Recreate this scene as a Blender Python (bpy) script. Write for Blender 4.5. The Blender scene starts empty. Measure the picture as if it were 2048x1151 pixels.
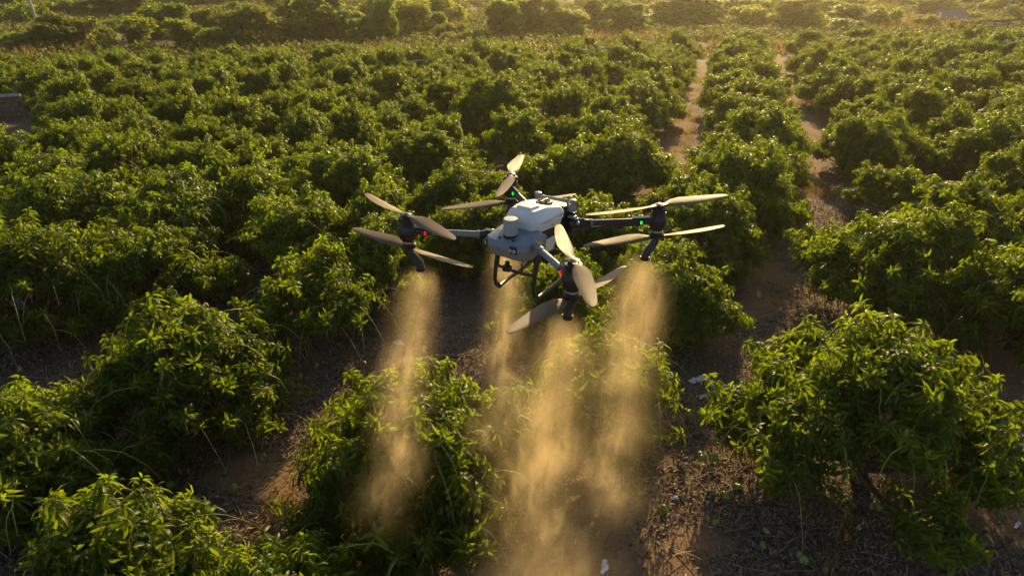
import bpy, bmesh, math
import numpy as np
from mathutils import Vector, Matrix, Euler

# ------------------------------------------------------------------ camera, sky, sun, exposure
scn = bpy.context.scene
COL = scn.collection
CAM_H = 7.5
PITCH = math.radians(26.0)
FOC = 1365.0                       # focal length in photo pixels (photo 2048 wide)
cam_d = bpy.data.cameras.new('camera')
cam_d.sensor_width = 36.0
cam_d.lens = 36.0 * FOC / 2048.0
cam_d.clip_end = 3000.0
cam_o = bpy.data.objects.new('camera', cam_d)
COL.objects.link(cam_o)
cam_o.location = (0, 0, CAM_H)
cam_o.rotation_euler = (math.radians(90) - PITCH, 0, 0)
scn.camera = cam_o

SUN_AZ = math.radians(16.0)        # to the right of the view direction (+Y)
SUN_EL = math.radians(21.0)
world = bpy.data.worlds.new('World')
scn.world = world
world.use_nodes = True
wn = world.node_tree
sky = wn.nodes.new('ShaderNodeTexSky')
sky.sky_type = 'NISHITA'
sky.sun_disc = False
sky.sun_elevation = SUN_EL
sky.sun_rotation = SUN_AZ
sky.dust_density = 2.0
bg = wn.nodes['Background']
bg.inputs['Strength'].default_value = 0.075
wn.links.new(sky.outputs['Color'], bg.inputs['Color'])
sun_d = bpy.data.lights.new('sun', 'SUN')
sun_d.energy = 4.6
sun_d.angle = math.radians(0.6)
sun_d.color = (1.0, 0.715, 0.32)
sun_o = bpy.data.objects.new('sun', sun_d)
COL.objects.link(sun_o)
SDIR = Vector((math.sin(SUN_AZ) * math.cos(SUN_EL), math.cos(SUN_AZ) * math.cos(SUN_EL), math.sin(SUN_EL)))
sun_o.rotation_euler = SDIR.to_track_quat('Z', 'Y').to_euler()
sun_o.location = SDIR * 60
vs = scn.view_settings
vs.view_transform = 'Standard'
vs.look = 'None'
vs.exposure = 0.82
vs.gamma = 1.0
scn.cycles.max_bounces = 8
scn.cycles.diffuse_bounces = 3
scn.cycles.glossy_bounces = 2
scn.cycles.transmission_bounces = 4
scn.cycles.volume_bounces = 1
scn.cycles.transparent_max_bounces = 8
scn.cycles.volume_step_rate = 1.0
scn.cycles.volume_max_steps = 256
scn.cycles.use_denoising = True
scn.cycles.sample_clamp_indirect = 6.0

# ------------------------------------------------------------------ helpers
def ray_dir(u, v):
    x = (u - 1024.0) / FOC
    y = -(v - 575.5) / FOC
    return np.array([x, math.cos(PITCH) + y * math.sin(PITCH), -math.sin(PITCH) + y * math.cos(PITCH)])

def at(u, v, z=0.0):
    """where the line of sight through a photo pixel meets the level z"""
    d = ray_dir(u, v)
    t = (z - CAM_H) / d[2]
    return d * t + np.array([0, 0, CAM_H])

def link(name, mesh, mat=None, parent=None):
    o = bpy.data.objects.new(name, mesh)
    COL.objects.link(o)
    if mat is not None and mesh is not None and len(mesh.materials) == 0:
        mesh.materials.append(mat)
    if parent is not None:
        o.parent = parent
    return o

def empty(name, loc=(0, 0, 0), rz=0.0, scale=1.0):
    o = bpy.data.objects.new(name, None)
    o.empty_display_size = 0.2
    COL.objects.link(o)
    o.location = loc
    o.rotation_euler = (0, 0, rz)
    o.scale = (scale,) * 3
    return o

def tag(o, label=None, cat=None, group=None, kind=None):
    if label: o['label'] = label
    if cat: o['category'] = cat
    if group: o['group'] = group
    if kind: o['kind'] = kind
    return o

def tri_mesh(name, V, T, smooth=True, tint=None):
    V = np.ascontiguousarray(V, dtype=np.float32); T = np.ascontiguousarray(T, dtype=np.int32)
    me = bpy.data.meshes.new(name)
    me.vertices.add(len(V)); me.vertices.foreach_set('co', V.ravel())
    me.loops.add(T.size); me.loops.foreach_set('vertex_index', T.ravel())
    me.polygons.add(len(T))
    me.polygons.foreach_set('loop_start', np.arange(0, T.size, 3, dtype=np.int32))
    me.polygons.foreach_set('loop_total', np.full(len(T), 3, dtype=np.int32))
    if smooth:
        me.polygons.foreach_set('use_smooth', np.ones(len(T), dtype=bool))
    if tint is not None:
        a = me.attributes.new('tint', 'FLOAT_COLOR', 'POINT')
        c = np.ones((len(V), 4), dtype=np.float32); c[:, :tint.shape[1]] = tint
        a.data.foreach_set('color', c.ravel())
    me.update(calc_edges=True)
    return me

class MB:
    """collects tubes, lathes and hulls into one mesh"""
    def __init__(s): s.v = []; s.f = []
    def add(s, vs, fs):
        b = len(s.v); s.v += [tuple(map(float, p)) for p in vs]; s.f += [tuple(i + b for i in f) for f in fs]; return s
    def tube(s, pts, rad, n=8, cap=True):
        pts = [Vector(p) for p in pts]
        rad = rad if hasattr(rad, '__len__') else [rad] * len(pts)
        vs = []; fs = []; ref = None
        for i, p in enumerate(pts):
            t = (pts[min(i + 1, len(pts) - 1)] - pts[max(i - 1, 0)]).normalized()
            if ref is None:
                ref = t.orthogonal().normalized()
            ref = (ref - t * ref.dot(t)).normalized()
            b = t.cross(ref)
            for k in range(n):
                a = 2 * math.pi * k / n
                vs.append(p + (ref * math.cos(a) + b * math.sin(a)) * rad[i])
        for i in range(len(pts) - 1):
            for k in range(n):
                fs.append((i * n + k, i * n + (k + 1) % n, (i + 1) * n + (k + 1) % n, (i + 1) * n + k))
        if cap:
            fs.append(tuple(range(n - 1, -1, -1))); m = (len(pts) - 1) * n; fs.append(tuple(range(m, m + n)))
        return s.add(vs, fs)
    def lathe(s, prof, n=24, c=(0, 0, 0)):
        vs = []; fs = []
        for r, z in prof:
            for k in range(n):
                a = 2 * math.pi * k / n
                vs.append((c[0] + r * math.cos(a), c[1] + r * math.sin(a), c[2] + z))
        for i in range(len(prof) - 1):
            for k in range(n):
                fs.append((i * n + k, i * n + (k + 1) % n, (i + 1) * n + (k + 1) % n, (i + 1) * n + k))
        fs.append(tuple(range(n - 1, -1, -1))); m = (len(prof) - 1) * n; fs.append(tuple(range(m, m + n)))
        return s.add(vs, fs)
    def box(s, lo, hi):
        x0, y0, z0 = lo; x1, y1, z1 = hi
        return s.add([(x0, y0, z0), (x1, y0, z0), (x1, y1, z0), (x0, y1, z0), (x0, y0, z1), (x1, y0, z1), (x1, y1, z1), (x0, y1, z1)],
                     [(3, 2, 1, 0), (4, 5, 6, 7), (0, 1, 5, 4), (1, 2, 6, 5), (2, 3, 7, 6), (3, 0, 4, 7)])
    def build(s, name, mat, parent=None, smooth=True, bevel=0.0, auto=40):
        me = bpy.data.meshes.new(name)
        me.from_pydata(s.v, [], s.f)
        bm = bmesh.new(); bm.from_mesh(me)
        bmesh.ops.recalc_face_normals(bm, faces=bm.faces)
        if bevel:
            es = [e for e in bm.edges if len(e.link_faces) == 2 and e.calc_face_angle(0) > math.radians(20)]
            bmesh.ops.bevel(bm, geom=es, offset=bevel, segments=3, profile=0.6, affect='EDGES', clamp_overlap=True)
        if smooth:
            for f in bm.faces: f.smooth = True
            for e in bm.edges:
                if len(e.link_faces) == 2 and e.calc_face_angle(0) > math.radians(auto): e.smooth = False
        bm.to_mesh(me); bm.free()
        return link(name, me, mat, parent)

def hull(points):
    bm = bmesh.new()
    for p in points: bm.verts.new(p)
    r = bmesh.ops.convex_hull(bm, input=bm.verts)
    bmesh.ops.dissolve_limit(bm, angle_limit=math.radians(3), verts=bm.verts, edges=bm.edges)
    bm.verts.ensure_lookup_table(); bm.verts.index_update()
    keep = [v for v in bm.verts if v.link_faces]
    idx = {v: i for i, v in enumerate(keep)}
    m = MB(); m.add([v.co[:] for v in keep], [tuple(idx[v] for v in f.verts) for f in bm.faces])
    bm.free()
    return m

# ------------------------------------------------------------------ materials
def new_mat(name):
    m = bpy.data.materials.new(name); m.use_nodes = True
    nt = m.node_tree
    return m, nt, nt.nodes['Principled BSDF'], nt.nodes['Material Output']

def N(nt, t, **kw):
    n = nt.nodes.new(t)
    for k, v in kw.items():
        if k in n.inputs: n.inputs[k].default_value = v
        else: setattr(n, k, v)
    return n

def ramp(nt, fac, stops):
    r = nt.nodes.new('ShaderNodeValToRGB')
    e = r.color_ramp.elements
    while len(e) < len(stops): e.new(0.5)
    for q, (p, c) in zip(e, stops):
        q.position = p; q.color = (*c, 1)
    nt.links.new(fac, r.inputs['Fac'])
    return r.outputs['Color']

def mixc(nt, fac, a, b, mode='MIX'):
    m = nt.nodes.new('ShaderNodeMix'); m.data_type = 'RGBA'; m.blend_type = mode
    for sock, val in ((m.inputs[0], fac), (m.inputs[6], a), (m.inputs[7], b)):
        if isinstance(val, (int, float)): sock.default_value = val
        elif isinstance(val, tuple): sock.default_value = (*val, 1)
        else: nt.links.new(val, sock)
    return m.outputs[2]

def simple(name, col, rough=0.5, metal=0.0, noise=0.12, scale=30.0, bump=0.0, **kw):
    m, nt, p, out = new_mat(name)
    tc = N(nt, 'ShaderNodeTexCoord'); nz = N(nt, 'ShaderNodeTexNoise', Scale=scale, Detail=5.0)
    nt.links.new(tc.outputs['Object'], nz.inputs['Vector'])
    lo = tuple(c * (1 - noise) for c in col); hi = tuple(min(1, c * (1 + noise)) for c in col)
    nt.links.new(ramp(nt, nz.outputs['Fac'], [(0.3, lo), (0.7, hi)]), p.inputs['Base Color'])
    mr = N(nt, 'ShaderNodeMapRange'); mr.inputs[3].default_value = max(0.03, rough - 0.08); mr.inputs[4].default_value = min(1, rough + 0.1)
    nt.links.new(nz.outputs['Fac'], mr.inputs[0]); nt.links.new(mr.outputs[0], p.inputs['Roughness'])
    p.inputs['Metallic'].default_value = metal
    if bump:
        b = N(nt, 'ShaderNodeBump', Strength=bump, Distance=0.01)
        nt.links.new(nz.outputs['Fac'], b.inputs['Height']); nt.links.new(b.outputs['Normal'], p.inputs['Normal'])
    for k, v in kw.items():
        p.inputs[k.replace('_', ' ')].default_value = v
    return m

def leaf_mat(name, dark, mid, young, trans, rough=0.42, tmix=0.47, spec=0.2):
    m, nt, p, out = new_mat(name)
    a = N(nt, 'ShaderNodeAttribute', attribute_name='tint')
    sep = N(nt, 'ShaderNodeSeparateColor'); nt.links.new(a.outputs['Color'], sep.inputs[0])
    oi = N(nt, 'ShaderNodeObjectInfo')
    c = ramp(nt, sep.outputs[0], [(0.0, dark), (1.0, mid)])
    c = mixc(nt, sep.outputs[1], c, young)
    c = mixc(nt, sep.outputs[2], c, (0.20, 0.13, 0.025))
    v = N(nt, 'ShaderNodeMapRange'); v.inputs[3].default_value = 0.68; v.inputs[4].default_value = 1.3
    nt.links.new(oi.outputs['Random'], v.inputs[0])
    hs = N(nt, 'ShaderNodeHueSaturation'); nt.links.new(c, hs.inputs['Color']); nt.links.new(v.outputs[0], hs.inputs['Value'])
    hv = N(nt, 'ShaderNodeMapRange'); hv.inputs[3].default_value = 0.488; hv.inputs[4].default_value = 0.508
    mm = N(nt, 'ShaderNodeMath', operation='FRACT'); m2 = N(nt, 'ShaderNodeMath', operation='MULTIPLY'); m2.inputs[1].default_value = 7.31
    nt.links.new(oi.outputs['Random'], m2.inputs[0]); nt.links.new(m2.outputs[0], mm.inputs[0]); nt.links.new(mm.outputs[0], hv.inputs[0])
    nt.links.new(hv.outputs[0], hs.inputs['Hue'])
    nt.links.new(hs.outputs['Color'], p.inputs['Base Color'])
    p.inputs['Roughness'].default_value = rough
    p.inputs['Specular IOR Level'].default_value = spec
    tr = N(nt, 'ShaderNodeBsdfTranslucent')
    tcol = mixc(nt, sep.outputs[1], trans, tuple(min(1, x * 1.5) for x in trans))
    nt.links.new(tcol, tr.inputs['Color'])
    mx = N(nt, 'ShaderNodeMixShader'); mx.inputs[0].default_value = tmix
    nt.links.new(p.outputs[0], mx.inputs[1]); nt.links.new(tr.outputs[0], mx.inputs[2])
    nt.links.new(mx.outputs[0], out.inputs['Surface'])
    return m

M = {}
M['leaf'] = leaf_mat('mango_leaf', (0.010, 0.034, 0.005), (0.040, 0.085, 0.008), (0.15, 0.18, 0.012), (0.275, 0.36, 0.006))
M['shrub'] = leaf_mat('shrub_leaf', (0.026, 0.055, 0.010), (0.06, 0.10, 0.014), (0.12, 0.15, 0.02), (0.30, 0.42, 0.02), rough=0.5, tmix=0.58)
M['shrub_yellow'] = leaf_mat('yellow_shrub_leaf', (0.08, 0.11, 0.014), (0.14, 0.17, 0.02), (0.2, 0.2, 0.03), (0.42, 0.46, 0.03), rough=0.5, tmix=0.58)
M['shrub_dry'] = leaf_mat('dry_shrub_leaf', (0.045, 0.055, 0.014), (0.085, 0.09, 0.022), (0.15, 0.14, 0.03), (0.32, 0.34, 0.05), rough=0.6, tmix=0.55)
M['shrub_low'] = leaf_mat('undergrowth_leaf', (0.04, 0.055, 0.013), (0.09, 0.10, 0.02), (0.16, 0.14, 0.03), (0.20, 0.23, 0.025), rough=0.6, tmix=0.4)
M['dry_grass'] = leaf_mat('dry_grass', (0.22, 0.14, 0.05), (0.34, 0.21, 0.07), (0.4, 0.28, 0.1), (0.42, 0.26, 0.08), rough=0.6, tmix=0.4)
M['litter'] = leaf_mat('dead_leaf', (0.08, 0.052, 0.035), (0.45, 0.35, 0.25), (0.4, 0.32, 0.24), (0.28, 0.16, 0.07), rough=0.7, tmix=0.15, spec=0.2)
M['stalk'] = simple('fruit_stalk', (0.24, 0.25, 0.05), 0.5, noise=0.3)
M['mango'] = simple('green_mango', (0.20, 0.23, 0.035), 0.4, noise=0.25, scale=14)
M['bark'] = simple('bark', (0.085, 0.062, 0.045), 0.85, noise=0.5, scale=14, bump=0.6)
M['twig'] = simple('dead_wood', (0.17, 0.125, 0.09), 0.8, noise=0.35, scale=20, bump=0.4)
M['paper'] = simple('white_plastic_litter', (0.85, 0.85, 0.86), 0.5, noise=0.06)
M['stone'] = simple('pale_stone', (0.42, 0.36, 0.30), 0.85, noise=0.25, scale=9, bump=0.5)
M['tank'] = simple('white_tank_plastic', (0.78, 0.79, 0.80), 0.38, noise=0.03, scale=8)
M['grey'] = simple('grey_body_plastic', (0.20, 0.24, 0.29), 0.4, noise=0.06, scale=18)
M['grey_arm'] = simple('grey_arm_tube', (0.22, 0.24, 0.27), 0.35, noise=0.05)
M['black'] = simple('black_plastic', (0.018, 0.018, 0.02), 0.4, noise=0.25, scale=40)
M['carbon'] = simple('dark_carbon_tube', (0.03, 0.028, 0.03), 0.3, noise=0.2, scale=60)
M['blade'] = simple('rotor_blade', (0.16, 0.11, 0.062), 0.58, noise=0.12, scale=10, Specular_IOR_Level=0.25)
M['steel'] = simple('bolt_steel', (0.5, 0.48, 0.45), 0.3, metal=1.0)
M['radar'] = simple('radar_dome', (0.34, 0.37, 0.40), 0.4, noise=0.04)
M['lens'] = simple('lens_glass', (0.02, 0.02, 0.025), 0.08, noise=0.0)
M['lampglass'] = simple('lens_cover', (0.75, 0.72, 0.62), 0.15, noise=0.0)
M['hose'] = simple('nozzle_hose', (0.035, 0.04, 0.05), 0.35, noise=0.2)
M['label_white'] = simple('white_print', (0.8, 0.8, 0.8), 0.5, noise=0.0)
M['yellow'] = simple('yellow_clip', (0.6, 0.42, 0.04), 0.45)
def led(name, col, s):
    m, nt, p, out = new_mat(name)
    p.inputs['Base Color'].default_value = (*col, 1)
    p.inputs['Emission Color'].default_value = (*col, 1); p.inputs['Emission Strength'].default_value = s
    return m
M['led_red'] = led('red_led', (1.0, 0.0, 0.0), 1.6)
M['led_green'] = led('green_led', (0.0, 0.9, 0.05), 1.3)
M['block'] = simple('weathered_block', (0.16, 0.105, 0.065), 0.9, noise=0.3, scale=5, bump=0.5)
M['mortar'] = simple('wall_mortar', (0.12, 0.09, 0.07), 0.95, noise=0.2)
M['coping'] = simple('pale_coping', (0.33, 0.29, 0.23), 0.8, noise=0.15)
M['zinc'] = simple('grey_roof_sheet', (0.22, 0.2, 0.19), 0.6, noise=0.2, scale=4)
M['pole'] = simple('concrete_pole', (0.45, 0.43, 0.40), 0.7, noise=0.1)
M['whitewash'] = simple('white_board', (0.7, 0.7, 0.7), 0.6)

# ------------------------------------------------------------------ terrain
RD = np.array([0.287, 0.958]); RN = np.array([0.958, -0.287])     # direction of the rows and across them
def along(x, y): return x * RD[0] + y * RD[1]
def across(x, y): return x * RN[0] + y * RN[1]
_g = np.random.default_rng(5)
_P = _g.permutation(4096); _GV = _g.random(4096)
def vnoise(x, y, s):
    x = np.asarray(x) * s; y = np.asarray(y) * s
    xi = np.floor(x).astype(int); yi = np.floor(y).astype(int); fx = x - xi; fy = y - yi
    fx = fx * fx * (3 - 2 * fx); fy = fy * fy * (3 - 2 * fy)
    h = lambda a, b: _GV[_P[(a * 131 + _P[b & 4095]) & 4095]]
    return (h(xi, yi) * (1 - fx) + h(xi + 1, yi) * fx) * (1 - fy) + (h(xi, yi + 1) * (1 - fx) + h(xi + 1, yi + 1) * fx) * fy
def edge_y(x):                                           # far edge of the orchard
    return 52.0 + np.clip(np.asarray(x), -40, 45) * 0.22
def path_axis(y):                                        # across-coordinates of the two bare paths
    y = np.asarray(y, dtype=float)
    p1 = np.full_like(y, -1.65)
    p2 = np.interp(y, [0, 8, 13, 16, 22, 27, 60], [0.2, 0.3, 0.7, 1.7, 3.0, 4.05, 3.95])
    return p1, p2
def hgt(x, y):
    x = np.asarray(x, dtype=float); y = np.asarray(y, dtype=float)
    z = 0.10 * (vnoise(x, y, 0.45) - 0.5) + 0.05 * (vnoise(x, y, 1.7) - 0.5) + 0.045 * (vnoise(x, y, 4.2) - 0.5)
    far = np.clip((y - 85) / 40, 0, 1)
    z = z + far * far * (3 - 2 * far) * (0.03 * (y - 85)) + far * 2.0 * (vnoise(x, y, 0.02) - 0.5)
    return z
def hz(x, y): return float(hgt(np.array([x]), np.array([y]))[0])

SAND = [(480, 945, 0.55, 0.40), (565, 960, 0.45, 0.35), (1190, 1045, 0.75, 0.6), (1210, 1110, 0.9, 0.35), (1380, 1090, 0.5, 0.3),
        (1620, 845, 0.7, 0.6), (2010, 700, 1.2, 1.2), (2040, 760, 0.9, 1.0), (2000, 1010, 0.6, 0.8), (1455, 610, 0.8, 0.7), (1520, 600, 0.7, 0.6),
        (1500, 525, 0.8, 1.2), (30, 640, 0.5, 0.4), (555, 632, 0.4, 0.3), (690, 575, 0.6, 0.3), (120, 640, 0.7, 0.5), (700, 610, 0.5, 0.4), (1020, 1150, 0.5, 0.4), (1350, 1140, 0.5, 0.3)]
SANDW = [(at(u, v)[0], at(u, v)[1], a, b) for u, v, a, b in SAND]
def sand_at(x, y):
    x = np.asarray(x, dtype=float); y = np.asarray(y, dtype=float)
    w = 0.7 * (vnoise(x, y, 1.3) - 0.5) + 0.5 * (vnoise(x, y, 4.0) - 0.5)
    s = np.zeros_like(x)
    for sx, sy, a, b in SANDW:
        s = np.maximum(s, 1.25 - np.sqrt(((x - sx) / a) ** 2 + ((y - sy) / b) ** 2) + w)
    ac = across(x, y); p1, p2 = path_axis(y)
    pw = np.where(y > 20, 1.0, 0.45)
    for p in (p1, p2):
        s = np.maximum(s, (0.85 - np.abs(ac - p) / 0.75 + 1.3 * w) * pw * np.clip((y - 6) / 14, 0, 1))
    return np.clip(s * 2.2, 0, 1)

def graded(lo, a, b, hi, step, grow):
    mid = list(np.arange(a, b, step)); up = []; x = b; s = step
    while x < hi: up.append(x); s *= grow; x += s
    up.append(hi); dn = []; x = a; s = step
    while x > lo: s *= grow; x -= s; dn.append(x)
    dn[-1] = lo
    return np.array(dn[::-1] + mid + up)
gx = graded(-420, -15, 15, 420, 0.16, 1.09)
gy = graded(-60, 3.5, 22, 760, 0.16, 1.05)
X, Y = np.meshgrid(gx, gy, indexing='xy')
Z = hgt(X.ravel(), Y.ravel()).reshape(X.shape)
V = np.stack([X.ravel(), Y.ravel(), Z.ravel()], 1)
nx, ny = len(gx), len(gy)
ii = (np.arange(ny - 1)[:, None] * nx + np.arange(nx - 1)[None, :]).ravel()
T = np.concatenate([np.stack([ii, ii + 1, ii + nx + 1], 1), np.stack([ii, ii + nx + 1, ii + nx], 1)])
sandv = sand_at(V[:, 0], V[:, 1]) * (V[:, 1] < edge_y(V[:, 0]) + 6)
wild = np.clip((V[:, 1] - edge_y(V[:, 0]) - 2) / 8, 0, 1)
tint = np.stack([sandv, wild, np.zeros(len(V))], 1)
gm, nt, p, out = new_mat('orchard_soil')
a = N(nt, 'ShaderNodeAttribute', attribute_name='tint'); sep = N(nt, 'ShaderNodeSeparateColor'); nt.links.new(a.outputs['Color'], sep.inputs[0])
geo = N(nt, 'ShaderNodeNewGeometry')
n1 = N(nt, 'ShaderNodeTexNoise', Scale=1.3, Detail=8.0, Roughness=0.65); n2 = N(nt, 'ShaderNodeTexNoise', Scale=22.0, Detail=6.0, Roughness=0.7)
n3 = N(nt, 'ShaderNodeTexVoronoi', Scale=26.0)
n4 = N(nt, 'ShaderNodeTexNoise', Scale=0.12, Detail=6.0)
n5 = N(nt, 'ShaderNodeTexNoise', Scale=90.0, Detail=4.0)
for q in (n1, n2, n3, n4, n5): nt.links.new(geo.outputs['Position'], q.inputs['Vector'])
soil = ramp(nt, n1.outputs['Fac'], [(0.3, (0.115, 0.066, 0.036)), (0.55, (0.185, 0.108, 0.056)), (0.75, (0.25, 0.15, 0.075))])
soil = mixc(nt, 0.5, soil, ramp(nt, n2.outputs['Fac'], [(0.35, (0.05, 0.032, 0.02)), (0.7, (0.24, 0.175, 0.12))]))
sandc = ramp(nt, n2.outputs['Fac'], [(0.3, (0.18, 0.10, 0.042)), (0.7, (0.32, 0.19, 0.085))])
c = mixc(nt, sep.outputs[0], soil, sandc)
wildc = ramp(nt, n4.outputs['Fac'], [(0.35, (0.06, 0.065, 0.022)), (0.52, (0.12, 0.095, 0.04)), (0.70, (0.27, 0.19, 0.09))])
c = mixc(nt, sep.outputs[1], c, wildc)
nt.links.new(c, p.inputs['Base Color']); p.inputs['Roughness'].default_value = 0.95
bmp = N(nt, 'ShaderNodeBump', Strength=0.8, Distance=0.06); nt.links.new(mixc(nt, 0.4, n2.outputs['Color'], n5.outputs['Color']), bmp.inputs['Height']); nt.links.new(bmp.outputs['Normal'], p.inputs['Normal'])
gme = tri_mesh('ground', V, T, True, tint)
tag(link('ground', gme, gm), kind='structure')

# ------------------------------------------------------------------ leaves and whorls
def leaf_geo(L, W, bend, lod):
    """a lance-shaped leaf along +x, face up, bending down towards its tip"""
    if lod == 0:
        us = [0.0, 0.28, 0.28, 0.28, 0.66, 0.66, 0.66, 1.0]; ws = [0, -0.46, 0, 0.46, -0.42, 0, 0.42, 0]; fold = [0, .16, 0, .16, .14, 0, .14, 0]
        t = [(0, 1, 2), (0, 2, 3), (2, 1, 4), (2, 4, 5), (3, 2, 5), (3, 5, 6), (5, 4, 7), (6, 5, 7)]
    else:
        us = [0.0, 0.33, 0.33, 0.72, 0.72, 1.0]; ws = [0, -0.5, 0.5, -0.42, 0.42, 0]; fold = [0] * 6
        t = [(0, 1, 2), (1, 3, 4), (1, 4, 2), (3, 5, 4)]
    us = np.array(us); ws = np.array(ws) * W
    ang = bend * us
    x = L * np.where(bend > 1e-3, np.sin(ang) / max(bend, 1e-3), us); z = -L * (1 - np.cos(ang)) / max(bend, 1e-3)
    return np.stack([x, ws, z + np.array(fold) * W], 1), np.array(t)

def whorl(rng, n, L, W, lod, young=0.0, spread=1.0):
    Vs = []; Ts = []; Cs = []; b = 0
    for i in range(n):
        k = i / max(1, n - 1)
        phi = i * 2.39996 + rng.normal(0, 0.25)
        el = math.radians((52 - 88 * k * spread) + rng.normal(0, 11))
        l = L * (0.55 + 0.5 * min(1, k * 1.8)) * rng.uniform(0.85, 1.15)
        v, t = leaf_geo(l, W * rng.uniform(0.85, 1.2), rng.uniform(0.5, 1.7), lod)
        ro = rng.normal(0, 0.45)                                    # roll about the leaf's own axis
        cr, sr = math.cos(ro), math.sin(ro)
        v = np.stack([v[:, 0] + 0.015, v[:, 1] * cr - v[:, 2] * sr, v[:, 1] * sr + v[:, 2] * cr], 1)
        ce, se = math.cos(el), math.sin(el)
        v = np.stack([v[:, 0] * ce - v[:, 2] * se, v[:, 1], v[:, 0] * se + v[:, 2] * ce], 1)
        cp, sp = math.cos(phi), math.sin(phi)
        v = np.stack([v[:, 0] * cp - v[:, 1] * sp, v[:, 0] * sp + v[:, 1] * cp, v[:, 2] + 0.05 * (1 - k)], 1)
        Vs.append(v); Ts.append(t + b); b += len(v)
        yy = young * (1 - k) * rng.uniform(0.5, 1.0)
        Cs.append(np.tile([[rng.random(), yy, rng.uniform(0.5, 1.0) if (k > 0.5 and rng.random() < 0.07) else 0.0]], (len(v), 1)))
    return np.concatenate(Vs), np.concatenate(Ts), np.concatenate(Cs)

def frames(axis, roll):
    """rotation matrices whose z column is axis"""
    z = axis / np.linalg.norm(axis, axis=1, keepdims=True)
    ref = np.where(np.abs(z[:, 2:3]) < 0.95, np.array([[0, 0, 1.0]]), np.array([[1.0, 0, 0]]))
    x = np.cross(ref, z); x /= np.linalg.norm(x, axis=1, keepdims=True)
    y = np.cross(z, x)
    c, s = np.cos(roll)[:, None], np.sin(roll)[:, None]
    return np.stack([x * c + y * s, y * c - x * s, z], 2)

def scatter(templ, pick, pos, R, scl, droop=0.0, youth=None):
    Vs = []; Ts = []; Cs = []; b = 0
    for k, (tv, tt, tc) in enumerate(templ):
        m = np.where(pick == k)[0]
        if len(m) == 0: continue
        v = np.einsum('nij,vj->nvi', R[m], tv) * scl[m][:, None, None]
        if droop:
            v[:, :, 2] -= droop * (v[:, :, 0] ** 2 + v[:, :, 1] ** 2)
        v += pos[m][:, None, :]
        t = tt[None] + (np.arange(len(m)) * len(tv))[:, None, None] + b
        c = np.tile(tc[None], (len(m), 1, 1))
        if youth is not None: c[:, :, 1] = np.clip(c[:, :, 1] + youth[m][:, None], 0, 1)
        Vs.append(v.reshape(-1, 3)); Ts.append(t.reshape(-1, 3)); Cs.append(c.reshape(-1, tc.shape[1])); b += len(m) * len(tv)
    return np.concatenate(Vs), np.concatenate(Ts), np.concatenate(Cs)

_r = np.random.default_rng(11)
W0 = [whorl(_r, int(_r.integers(9, 14)), 0.205, 0.043, 0, young=(0.9 if i % 4 == 0 else 0.25)) for i in range(12)]
W1 = [whorl(_r, 9, 0.19, 0.050, 1, young=(0.9 if i % 4 == 0 else 0.25)) for i in range(8)]
W0_MESH = [tri_mesh('leaf_cluster', *w[:2], True, w[2]) for w in W0]
for me in W0_MESH: me.materials.append(M['leaf'])

def curve_pts(a, b, mid, n=6):
    a, b, mid = map(np.asarray, (a, b, mid))
    t = np.linspace(0, 1, n)[:, None]
    return (1 - t) ** 2 * a + 2 * t * (1 - t) * mid + t ** 2 * b

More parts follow.
